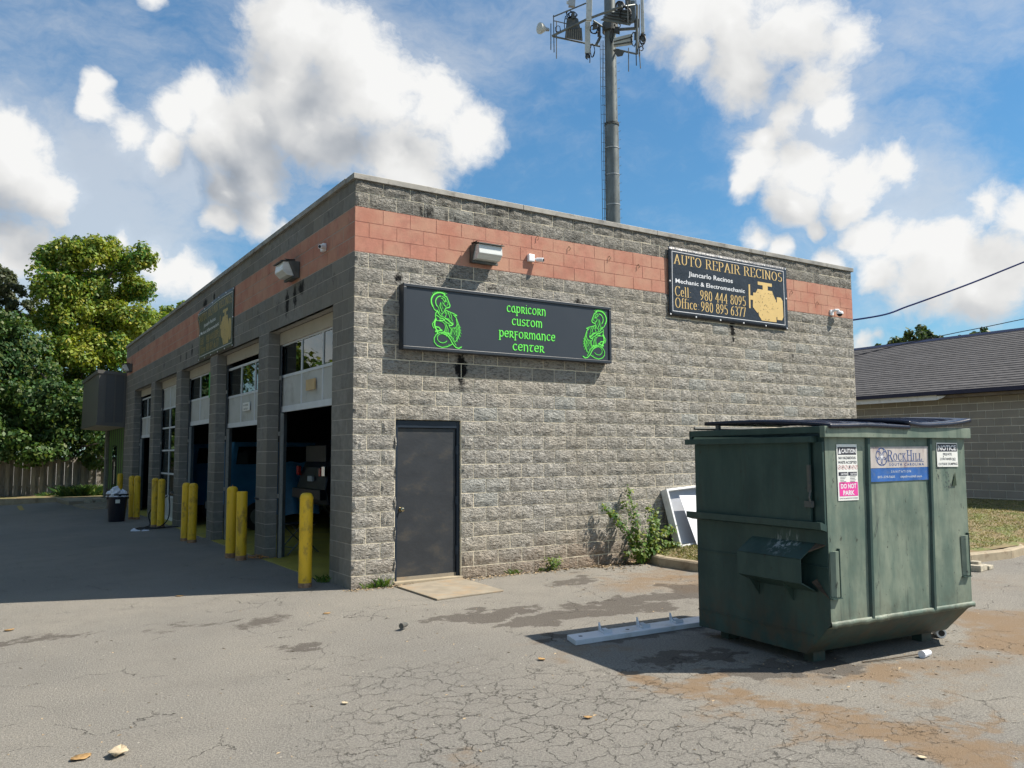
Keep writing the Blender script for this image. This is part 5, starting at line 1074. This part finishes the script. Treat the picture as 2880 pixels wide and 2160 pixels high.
def tuft(label, cx, cy, rx, ry, n, h, seed):
    random.seed(seed); m = MB()
    for i in range(n): a = ru(0, 6.28); q = math.sqrt(rnd()); x, y = cx+rx*q*math.cos(a), cy+ry*q*math.sin(a); blade(m, x, y, gz(x), h*ru(.5, 1.2), .7, .0045)
    tag(m.build('weed_tuft', L_weed), label, 'weed', 'grass tufts at the wall foot') if cy < 20 else tag(m.build('fern_clump', L_dark), label, 'weed', 'ferns at the fence foot')
tuft('grass tuft against the wall between the corner and the steel door', .42, -.07, .12, .04, 60, .11, 31); tuft('sparse grass tuft just left of the bigger one near the corner', .22, -.06, .10, .03, 40, .08, 32)
tuft('thin weed tuft at the wall foot between the door and the small round weed', 2.47, -.05, .10, .03, 30, .07, 33); tuft('low weeds in the yellow doorway beside the corner pier', -.02, .86, .12, .14, 120, .07, 34)
tuft('tiny grass sprig left of the small round weed', 2.95, -.05, .07, .02, 20, .05, 35); tuft('green weeds at the foot of the fence near the striped office', -.4, 28.6, .8, .5, 500, .5, 36); tuft('small weed patch at the fence foot under the vine tree', -1.7, 29.4, .25, .2, 120, .3, 37)
random.seed(77)
# ================================================================== dumpster (local: u along the lit face, v into depth, z up)
DX, DY, DT = 1.623, -5.947, -.068
dW, dL, zt, zl, bi, zb = 1.845, 1.525, 1.845, .355, .255, .09
du = thing('dumpster', 'big green steel dumpster with notice stickers and black lids', 'dumpster', (DX, DY, 0), DT, world=False)
m = MB(); th = .0
# side plates follow the bevelled profile
prof = [(0, zt), (0, zl), (bi, zb), (dL, zb), (dL, zt)]
for s, mt in ((0, M_dump_shaded), (dW-.012, M_dump)): MB().prism([(s, v, z) for v, z in prof], (.012, 0, 0)).build('side_plate', mt, du, bevel=.003)
m = MB(); m.prism([(.013, .001, zl), (.013, .001, zt), (.013, .012, zt), (.013, .012, zl)], (dW-.026, 0, 0)); 
# front plate as a fine sheet with shallow dents
nU, nV = 40, 34; m = MB()
for j in range(nV+1):
    for i in range(nU+1):
        u, z = .004+(dW-.008)*i/nU, zl+(zt-zl)*j/nV; e = min(1, i/3, (nU-i)/3, j/3, (nV-j)/3)
        m.v.append((u, -.004+e*.012*noise.noise(Vector((u*2.1, z*1.7, 4.))), z))
m.f = [(j*(nU+1)+i, j*(nU+1)+i+1, (j+1)*(nU+1)+i+1, (j+1)*(nU+1)+i) for j in range(nV) for i in range(nU)]; m.m = [0]*len(m.f)
fp = m.build('front_plate', M_dump, du, smooth=True)
MB().prism([(0.012, .0, zl), (.012, bi, zb), (.012, bi, zb+.012), (.012, .012, zl+.005)], (dW-.024, 0, 0)).build('sloped_underplate', M_dump_shaded, du)
MB().box(.012, dW-.012, bi, dL-.02, zb+.001, zb+.012).box(.012, dW-.012, dL-.012, dL, .2, zt).build('back_and_floor', M_dump_shaded, du)
# battered lower lip
m = MB(); R = random.Random(2); n = 46
for i in range(n+1):
    u = -.004+(dW+.008)*i/n; a, c = R.uniform(-.006, .006), R.uniform(-.006, .006)
    for y, z in ((-.006, zl+.030), (-.020+a*.5, zl+.028+c), (-.026+a, zl+.010), (-.022+a, zl-.016+c), (-.006, zl-.014+c), (.03, zl-.032)): m.v.append((u, y, z))
m.f = [(i*6+k, (i+1)*6+k, (i+1)*6+k+1, i*6+k+1) for i in range(n) for k in range(5)]; m.m = [0]*len(m.f); m.build('front_lip', M_dump, du, smooth=True)
for ua, ub in ((.513, .484), (1.332, 1.288)):  # folded ribs running down the front
    m = MB(); p = lambda u, z: [(u-.026, -.006, z), (u-.014, -.026, z), (u+.014, -.026, z), (u+.026, -.006, z)]
    A, Bp = p(ua, zt), p(ub, zl+.01)
    for i in range(3): m.q([A[i], A[i+1], Bp[i+1], Bp[i]])
    m.build('rib', M_dump_shaded, du)
# top rim
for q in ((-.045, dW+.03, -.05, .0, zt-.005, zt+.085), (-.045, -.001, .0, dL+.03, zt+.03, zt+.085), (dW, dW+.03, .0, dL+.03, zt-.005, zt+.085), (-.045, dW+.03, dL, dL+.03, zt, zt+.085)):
    MB().box(*q).build('rim', M_dump if q[2] < -.01 or q[0] > 1 else M_dump_shaded, du, bevel=.004)
# sliding side door with its rails
MB().box(-.030, -.004, .87, dL-.03, 1.13, zt-.01).build('fixed_panel', M_dump_shaded, du); sd_ = MB().box(-.048, -.018, .115, .868, 1.115, zt-.01).build('sliding_door', M_dump_shaded, du, bevel=.004)
MB().box(-.085, -.001, .06, dL+.05, zt-.045, zt+.005).build('door_rail', M_dump_shaded, du, bevel=.003)
MB().prism([(-.005, -.005, 1.09), (-.075, -.005, 1.11), (-.080, -.005, 1.165), (-.06, -.005, 1.165), (-.005, -.005, 1.14)], (0, dL+.06, 0)).build('door_rail', M_dump_shaded, du)
MB().box(-.065, -.045, .10, .125, 1.40, 1.62).box(-.078, -.05, .075, .15, 1.28, 1.33).tube([(-.07,.09,1.30),(-.085,.09,1.36),(-.07,.09,1.42)], .008, 6).build('latch', M_galvdark, sd_)
MB().box(-.02, -.002, .0, .09, 1.12, zt-.04).build('door_post', M_dump_shaded, du)
MB().box(-.009, -.001, .002, dL-.01, .80, .812).box(-.007, -.001, .17, dL, .245, .255).build('weld_seam', M_dump_shaded, du)
# fork pocket: sloped sleeve on the side
pv0, pv1 = .115, .80
for nm, pts in (('pocket_top', [(-.004, .99), (-.185, .875), (-.185, .868), (-.004, .975)]), ('pocket_face', [(-.185, .875), (-.185, .682), (-.178, .682), (-.178, .875)]), ('pocket_bottom', [(-.185, .682), (-.004, .60), (-.004, .606), (-.178, .690)])):
    MB().prism([(x, pv0, z) for x, z in pts], (0, pv1-pv0, 0)).build(nm, M_dump_shaded, du)
MB().prism([(-.004, pv1, .99), (-.185, pv1, .875), (-.185, pv1, .682), (-.004, pv1, .60)], (0, .008, 0)).build('pocket_end', M_dump_shaded, du)
for v in (.74, .36): MB().prism([(-.004, v, .60), (-.12, v, .652), (-.004, v, .50)], (0, .008, 0)).build('pocket_gusset', M_dump_shaded, du)
MB().prism([(-.003, .115, .70), (-.06, .115, .68), (-.003, -.0, .565)], (0, 0, .008)).build('pocket_guide', M_rustg := mat('rusty_green', (.06, .042, .028), .9, var=.5, scale=12, bump=.3), du); MB().prism([(-.002, .11, .99), (-.10, .11, .93), (-.002, .02, .985)], (0, .0, -.008)).build('pocket_guide', M_rustg, du)
# lifting angles near the corners of the front
for u0, za, zc in ((.0, .575, .935), (1.70, .62, .975)):
    MB().prism([(u0+.01, -.010, za), (u0+.05, -.032, za), (u0+.085, -.034, za), (u0+.092, -.006, za)], (0, 0, zc-za)).build('corner_angle', M_dump, du, bevel=.002)
    MB().box(u0+.097, u0+.104, -.032, -.006, za-.01, zc+.02).box(u0-.0, u0+.11, -.036, -.006, za-.012, za-.004).build('corner_flange', M_dump_shaded, du)
for u, v in ((.13, bi+.04), (dW-.28, bi+.06), (.13, dL-.25), (dW-.28, dL-.25)): MB().box(u, u+.14, v, v+.10, .0, zb).build('foot', M_dump_shaded, du)
# lids: two ribbed moulded halves, warped
def lid(u0, u1, warp, z0, nm='lid'):
    m = MB(); nu, nv = 60, 26; v0, v1 = -.068, dL-.14
    for j in range(nv+1):
        for i in range(nu+1):
            s, t = i/nu, j/nv; u = u0+(u1-u0)*s; v = v0+(v1-v0)*t
            z = z0+warp(s, t)+.014*math.sin(math.pi*min(1, max(0, t)))**.6+.10*t*(1-.35*t)
            inr = .10 < t < .93 and .07 < s < .93
            rb_ = max(0, 1-abs(((s-.07)/.86*5) % 1-.5)/.17) if inr else 0
            if inr: z += .034*min(1, rb_*1.6)-.026
            m.v.append((u, v, z))
    m.f = [(j*(nu+1)+i, j*(nu+1)+i+1, (j+1)*(nu+1)+i+1, (j+1)*(nu+1)+i) for j in range(nv) for i in range(nu)]; m.m = [0]*len(m.f)
    ring = [i for i in range(nu+1)] + [(j+1)*(nu+1)-1 for j in range(1, nv+1)] + [nv*(nu+1)+i for i in range(nu-1, -1, -1)] + [j*(nu+1) for j in range(nv-1, 0, -1)]
    n = len(m.v); m.v += [(m.v[i][0], m.v[i][1], m.v[i][2]-.032) for i in ring]
    for i in range(len(ring)): k = (i+1) % len(ring); m.f.append((ring[i], n+i, n+k, ring[k])); m.m.append(0)
    o = m.build(nm, M_lid, du, smooth=True); md = o.modifiers.new('t', 'SOLIDIFY'); md.thickness = .008; return o
lid(.0, 1.00, lambda s, t: .010*math.sin(s*3.1)*(1-t)+.012*noise.noise(Vector((s*2, t*2, 1))), zt+.100)
lid(.985, 1.865, lambda s, t: (.038*(s-.35)**2*3+.012*noise.noise(Vector((s*2, t*2, 7))))*(1-.6*t)+.012, zt+.112)
MB().tube([(-.02, dL-.02, zt+.11), (dW+.02, dL-.02, zt+.11)], .014, 8).build('hinge_rod', M_galvdark, du)
MB().box(-.02, .01, dL-.35, dL-.31, zt+.08, zt+.13).build('lid_stop', M_galvdark, du)
# stickers
pfd = lambda u, v, h: (u, -.0105-h, v)
def sticker(nm, u0, u1, v0, v1, mt, tilt=0.):
    return MB().prism([(u0, -.0085, v0+tilt), (u1, -.0085, v0), (u1, -.0085, v1), (u0, -.0085, v1+tilt)], (0, -.0018, 0)).build(nm, mt, fp)
def ptext(par, nm, mt, items, base=.0006):
    p = Print(pfd)
    for it in items:
        if it[0] == 'r': p.rect(*it[1:5], 0, base)
        elif it[0] == 'c':
            _, cu, cv, ro, ri = it; n = 20
            for i in range(n):
                a, c = 2*math.pi*i/n, 2*math.pi*(i+1)/n; p.mb.q([pfd(cu+q*math.cos(t), cv+q*math.sin(t), base) for q, t in ((ri, a), (ro, a), (ro, c), (ri, c))])
        elif it[0] == 'p': p.mb.q([pfd(a, c, base) for a, c in it[1]])
        else: p.text(text2d(it[0], it[3], it[4], it[5], 'CENTER', it[6] if len(it) > 6 else 1.), it[1], it[2], 0, base)
    o = p.mb.build(nm, mt, par); o['kind'] = 'stuff'; return o
s1 = sticker('caution_sticker', .135, .378, 1.330, 1.785, M_paper, .0)
ptext(s1, 'sticker_panel', M_ink, [('r', .146, .368, 1.700, 1.762), ('r', .148, .253, 1.530, 1.560), ('r', .262, .368, 1.530, 1.560)])
ptext(s1, 'pink_panel', M_pink, [('r', .150, .372, 1.365, 1.478)])
ptext(s1, 'white_lettering', M_inkwhite, [('CAUTION', .275, 1.714, .048, .170, .03), ('p', [(.152, 1.708), (.186, 1.708), (.169, 1.754)]), ('CAUTION', .210, 1.537, .021, .075, .03), ('CAUTION', .325, 1.537, .021, .075, .03), ('DO NOT', .261, 1.428, .052, .185, .03), ('PARK', .261, 1.374, .052, .135, .03)], .0012)
ptext(s1, 'black_lettering', M_ink, [('NO HAZARDOUS', .257, 1.664, .030, .205, .02), ('WASTE ACCEPTED', .258, 1.628, .030, .222, .02), ('DO NOT FILL ABOVE TOP OF CONTAINER', .258, 1.343, .013, .215, .01)] + [('r', .165+.0*i+(.0 if j else .0), .235-.012*(i % 3), 1.518-i*.0125, 1.5215-i*.0125) for j in (0,) for i in range(5)] + [('r', .282, .350-.01*(i % 2), 1.518-i*.0125, 1.5215-i*.0125) for i in range(5)])
ptext(s1, 'red_rings', M_redink := mat('sticker_red_ink', (.50, .16, .16), .5), [('c', .160+i*.0405, 1.598, .018, .0155) for i in range(6)]+[('p', [(.148+i*.0405, 1.588), (.151+i*.0405, 1.585), (.172+i*.0405, 1.608), (.169+i*.0405, 1.611)]) for i in range(6)])
ptext(s1, 'pictograms', M_ink, [('r', .195, .207, 1.591, 1.605), ('r', .276, .288, 1.589, 1.608), ('r', .154, .164, 1.592, 1.598), ('r', .316, .324, 1.592, 1.602)])
s2 = sticker('city_sticker', .523, 1.305, 1.590, 1.768, M_oldst, -.004)
s3 = sticker('city_sticker', .520, 1.305, 1.478, 1.589, M_bluest, -.006)
flower = [('c', .685+.040*math.cos(i*1.2566+.3), 1.680+.040*math.sin(i*1.2566+.3), .036, .029) for i in range(5)]+[('c', .685, 1.680, .077, .071)]
star = [('p', [(.685+.038*math.cos(a), 1.680+.038*math.sin(a)), (.685+.009*math.cos(a+.4), 1.680+.009*math.sin(a+.4)), (.685, 1.68), (.685+.009*math.cos(a-.4), 1.680+.009*math.sin(a-.4))]) for a in [i*math.pi/4 for i in range(8)]]
ptext(s2, 'blue_lettering', M_inkblue, flower)
ptext(s2, 'star', M_inkwhite, star, .0012)
p = Print(pfd)
for ch, cu, sz in (('R', .795, .085), ('O', .862, .060), ('C', .920, .060), ('E', 2, .0)):
    if sz: p.polys(layout(ch, SER, sz, .07, .03, 0, None), cu, 1.648, 0, .0006)
K = [[[(.16,1),(.16,0)], [(.60,1),(.18,.45)], [(.30,.58),(.66,0)], S(.16,1), S(.16,0), S(.62,1,.1), S(.68,0,.1)]]
SER['K'] = (.80, K[0]); SER['H'] = (.90, [[(.16,1),(.16,0)], [(.70,1),(.70,0)], [(.16,.52),(.70,.52)], S(.16,1), S(.16,0), S(.70,1), S(.70,0)]); SER['L'] = (.70, [[(.16,1),(.16,0)], S(.16,1), [(.05,0),(.60,0),(.62,.22)]])
for ch, cu, sz in (('K', .978, .060), ('H', 1.052, .085), ('I', 1.105, .060), ('L', 1.148, .060), ('L', 1.198, .060)): p.polys(layout(ch, SER, sz, .07, .03, 0, None), cu, 1.648, 0, .0006)
p.text(text2d('SOUTH CAROLINA', .032, .46, .02, 'CENTER', 1.5), 1.01, 1.603, 0, .0006); p.rect(.76, 1.24, 1.636, 1.640, 0, .0006); p.mb.build('lettering', M_inkblue, s2)
ptext(s3, 'white_lettering', M_inkgrey, [('SANITATION', .93, 1.545, .028, .26, .02, 1.5), ('803-329-5605', .735, 1.502, .028, .225, .02), ('cityofrockhill.com', 1.06, 1.502, .028, .29, .02)])
s4 = sticker('notice_sticker', 1.430, 1.728, 1.585, 1.798, M_paper, .003)
ptext(s4, 'sticker_panel', M_ink, [('r', 1.438, 1.720, 1.722, 1.790)]); ptext(s4, 'white_lettering', M_inkwhite, [('NOTICE', 1.579, 1.733, .062, .255, .03)], .0012)
ptext(s4, 'black_lettering', M_ink, [('PRIVATE', 1.579, 1.688, .030, .125, .01), ('CONTAINER NO', 1.582, 1.646, .030, .225, .01), ('OUTSIDE DUMPING', 1.582, 1.602, .030, .272, .01), ('r', 1.645, 1.695, 1.641, 1.643)])
MB().prism([(1.628, -.0085, 1.415), (1.692, -.0085, 1.418), (1.680, -.0085, 1.535)], (0, -.002, 0)).build('torn_sticker', M_dgr := mat('dark_green_patch', (.03, .05, .025), .6), fp)
R = random.Random(9); p = Print(pfd)
for i in range(34):
    u, z = 1.42+R.random()*.20, 1.40+R.random()*.30; a = R.uniform(.002, .008); p.mb.q([pfd(u-a, z, .0004), pfd(u, z-a*1.6, .0004), pfd(u+a, z+a*.4, .0004), pfd(u, z+a*1.8, .0004)])
for i in range(26):
    u, z = R.uniform(.05, 1.8), R.uniform(.42, 1.3); a = R.uniform(.003, .012); b_ = R.uniform(-1, 1)*a; p.mb.q([pfd(u-a, z-b_, .0), pfd(u, z-.002, .0), pfd(u+a, z+b_, .0), pfd(u, z+.002, .0)])
p.mb.q([pfd(.560, 1.02, 0), pfd(.566, 1.02, 0), pfd(.60, 1.12, 0), pfd(.625, 1.20, 0)]); p.mb.build('scratches', M_ink, fp)
# things on the ground -------------------------------------------------
# long white frame rail with four clips
fr_ = thing('metal_rail', 'long white rail with brackets lying in the shade of the dumpster', 'rail', (.55, -4.0, 0))
a1, a2, b1, b2_ = Vector((.58,-3.87,.0)), Vector((.504,-4.10,.0)), Vector((2.35,-3.93,.0)), Vector((2.27,-4.16,.0))
m = MB(); m.prism([a1, a2, b2_, b1], (0, 0, .046)); m.build('rail_body', M_rail := mat('white_powder_coat', (.62, .66, .72), .4, var=.06, dirt=((.38, .38, .36), .5, 6.)), fr_, bevel=.004)
L_r = (b1-a1)
for t in (.20, .46, .70, .93):
    c = a1+L_r*t; e = L_r.normalized(); f = (a2-a1).normalized()
    MB().prism([c+f*.02+Vector((0, 0, .046)), c+f*.02+Vector((0, 0, .125)), c+f*.07+Vector((0, 0, .06)), c+f*.17+Vector((0, 0, .055)), c+f*.17+Vector((0, 0, .046))], e*.018).build('bracket', M_rail, fr_)
    q = c+f*.16; MB().prism([q+Vector((0, 0, .046)), q+e*.10+Vector((0, 0, .046)), q+e*.10+Vector((0, 0, .075)), q+Vector((0, 0, .09))], f*.006).build('bracket', M_rail, fr_)
    for k in range(4): q = c+e*.03+f*(.04+.035*k); MB().prism([q+Vector((0, 0, .046)), q+f*.02+Vector((0, 0, .046)), q+f*.02+Vector((0, 0, .068)), q+Vector((0, 0, .072))], e*.05).build('tooth', M_rail, fr_)
for t in (.06, .37): c = a1+L_r*t+(a2-a1)*.5+Vector((0, 0, .0465)); MB().cyl(c, c+Vector((0, 0, .001)), .02, None, 12).build('screw_hole', M_black, fr_)
# white light box frame leaning on the wall
lb = thing('empty_sign_box', 'empty white sign frame leaning on the wall behind the dumpster', 'sign frame', (6.2, -.5, .3), 0, world=False)
lb.rotation_euler = (math.radians(-15), math.radians(-3.5), 0); lb.location = (5.44, -.40, .215)
Wf, Hf = 1.9, .96
for q in ((0, Wf, 0, .15, Hf-.035, Hf), (0, Wf, 0, .15, 0, .035), (0, .035, 0, .15, .035, Hf-.035), (Wf-.035, Wf, 0, .15, .035, Hf-.035)): MB().box(*q).build('frame_bar', M_white, lb, bevel=.003)
MB().box(.035, Wf-.035, .11, .116, .035, Hf-.035).build('back_panel', mat('grey_back_panel', (.36, .38, .42), .4, var=.06), lb)
lf2 = thing('white_sheet', 'bright white sheet panel leaning across the empty sign frame', 'panel', (5.56, -.47, .2), 0, world=False)
lf2.rotation_euler = (math.radians(-14), 0, 0)
MB().prism([(.0, 0, .86), (.85, 0, .84), (.85, 0, .0), (.19, 0, .0)], (0, .006, 0)).build('sheet', mat('white_sheet', (.85, .86, .90), .35, var=.02), lf2)
# litter, leaves, stones
def leaf(P, s, rz, mt, label, curl=.3):
    m = MB(); n = 7; pts = []
    for i in range(n+1):
        t = i/n; wd = math.sin(math.pi*t)**.7*.38*s*(1+.15*math.sin(i*2.3)); x = (t-.5)*s
        for sgn in (-1, 0, 1): pts.append((x, sgn*wd, .006+curl*s*(.10*abs(sgn)+.25*(t-.5)**2)))
    m.v = pts
    for i in range(n):
        for k in (0, 1): m.f.append((i*3+k, (i+1)*3+k, (i+1)*3+k+1, i*3+k+1)); m.m.append(0)
    o = m.build('dry_leaf', mt, smooth=True); md = o.modifiers.new('t', 'SOLIDIFY'); md.thickness = .0015; o.location = (P[0], P[1], gz(P[0])); o.rotation_euler = (0, 0, rz)
    return tag(o, label, 'leaf', 'dry leaves on the lot')
q = gp(175, 1638, -.15); leaf(q, .13, .4, M_leafdry, 'large tan leaf in the near left corner of the lot', .5)
q = gp(255, 1631, -.14); leaf(q, .15, 1.2, M_leafpale, 'pale curled leaf right of the tan one in the near left corner', 1.6)
q = gp(20, 1362, -.16); leaf(q, .10, .3, M_leafdry, 'dry leaf at the left edge below the shadow line', .8)
q = gp(388, 1288, -.08); leaf(q, .10, .1, M_leafdry, 'flat leaf lying on the edge of the building shadow', .3)
q = gp(706, 1319, 0); leaf(q, .09, .2, M_leafdry, 'dry leaf in the sun near the first bollard', .3)
for i, (u, v, lb_) in enumerate(((1405,1364,'brown leaf leaning on the white rail'),(1270,1543,'tan leaf on the crazed asphalt'),(1992,1639,'pale leaf at the lower right edge'),(1170,1425,'orange leaf just outside the dumpster shadow tip'),(745,1497,'small twisted leaf beside a crack'))):
    leaf(gp(u, v, 0), ru(.05, .09), ru(0, 3), M_leafdry if i % 2 else M_leafpale, lb_, 1.)
o = thing('crushed_can', 'small crushed dark can on the asphalt near the slab', 'can', tuple(gp(873, 1356, 0)), .5, world=False); MB().cyl((-.05, 0, .025), (.05, .01, .025), .028, .022, 10).build('can_body', M_galvdark, o); MB().cyl((.05, .01, .025), (.056, .01, .025), .02, .02, 10).build('can_end', M_lightmetal, o)
o = thing('plastic_cup', 'flattened clear cup on the ground in front of the dumpster', 'cup', tuple(gp(2000, 1419, 0)), .1, world=False); MB().cyl((-.07, 0, .03), (.06, 0, .028), .032, .024, 12).build('cup_body', M_bag, o)
tag(MB().tube([gp(1862, 1430, .01), gp(1920, 1423, .015), gp(1985, 1413, .02)], .006, 5).build('stick', M_bark), 'thin stick beside the flattened cup', 'stick')
o = thing('pipe_offcut', 'short white pipe offcut by the dumpster foot', 'pipe', tuple(gp(2037, 1378, 0)), 0, world=False); MB().cyl((-.02, .0, .045), (.10, .14, .045), .045, .045, 14, True).build('pipe', M_white, o); MB().cyl((-.021, -.001, .045), (-.024, -.004, .045), .028, .028, 12).build('bore', M_black, o)
o = thing('broken_brick', 'broken tan paving brick beside the kerb end', 'brick', (8.3, -3.6, 0), .2, world=False); MB().box(-.30, .0, -.10, .10, 0, .09).build('brick_half', M_stone, o, bevel=.01); MB().box(.02, .22, -.12, .06, 0, .06).build('brick_half', M_stone, o, bevel=.01); MB().box(-.16, -.02, -.03, .09, .09, .13).build('brick_chip', M_stone, o, bevel=.006)
m = MB()
for i in range(2600):                       # crumbs, twigs and chippings swept along the wall foot and over the lot
    k = rnd()
    if k < .42: x, y = ru(-.1, 4.9), -abs(random.gauss(.03, .09))-.025
    elif k < .60: x, y = ru(3.8, 5.2), -abs(random.gauss(.1, .25))-.03
    elif k < .72: x, y = ru(1.2, 3.9), ru(-6.5, -5.3)
    else: x, y = ru(-4.2, 5), ru(-8.2, -.2)
    s = ru(.004, .012)*(1.25 if k < .6 else .75); a = ru(0, 3.14); dx, dy = math.cos(a)*s*ru(1, 3), math.sin(a)*s*ru(1, 3); ex_, ey = -math.sin(a)*s, math.cos(a)*s; z = gz(x)
    m.q([(x-dx, y-dy, z+.001), (x+ex_, y+ey, z+s*.8), (x+dx, y+dy, z+.002), (x-ex_, y-ey, z+s*.3)])
tag(m.build('ground_litter', mat('litter_bits', (.24, .18, .11), .9, var=.4, scale=30, isl=.5)), 'crumbs, twigs and bits of leaf strewn on the lot', 'litter', kind='stuff')
m = MB(); R = random.Random(12)
for i in range(150):
    x, y = .03+R.gauss(0, .09)-.10, 3.88+R.gauss(0, .10); z = .01; leafq(m, Vector((x, y, z+R.uniform(0, .04))), Vector((R.uniform(-.5, .5), R.uniform(-.5, .5), 1)).normalized(), R.uniform(.02, .045))
tag(m.build('leaf_pile', mat('orange_leaves', (.38, .17, .035), .8, var=.4, scale=30, isl=.35)), 'orange dry leaves gathered at the foot of the first pier', 'leaves', kind='stuff')
for o in list(C.objects):
    if '_w' in o: del o['_w']
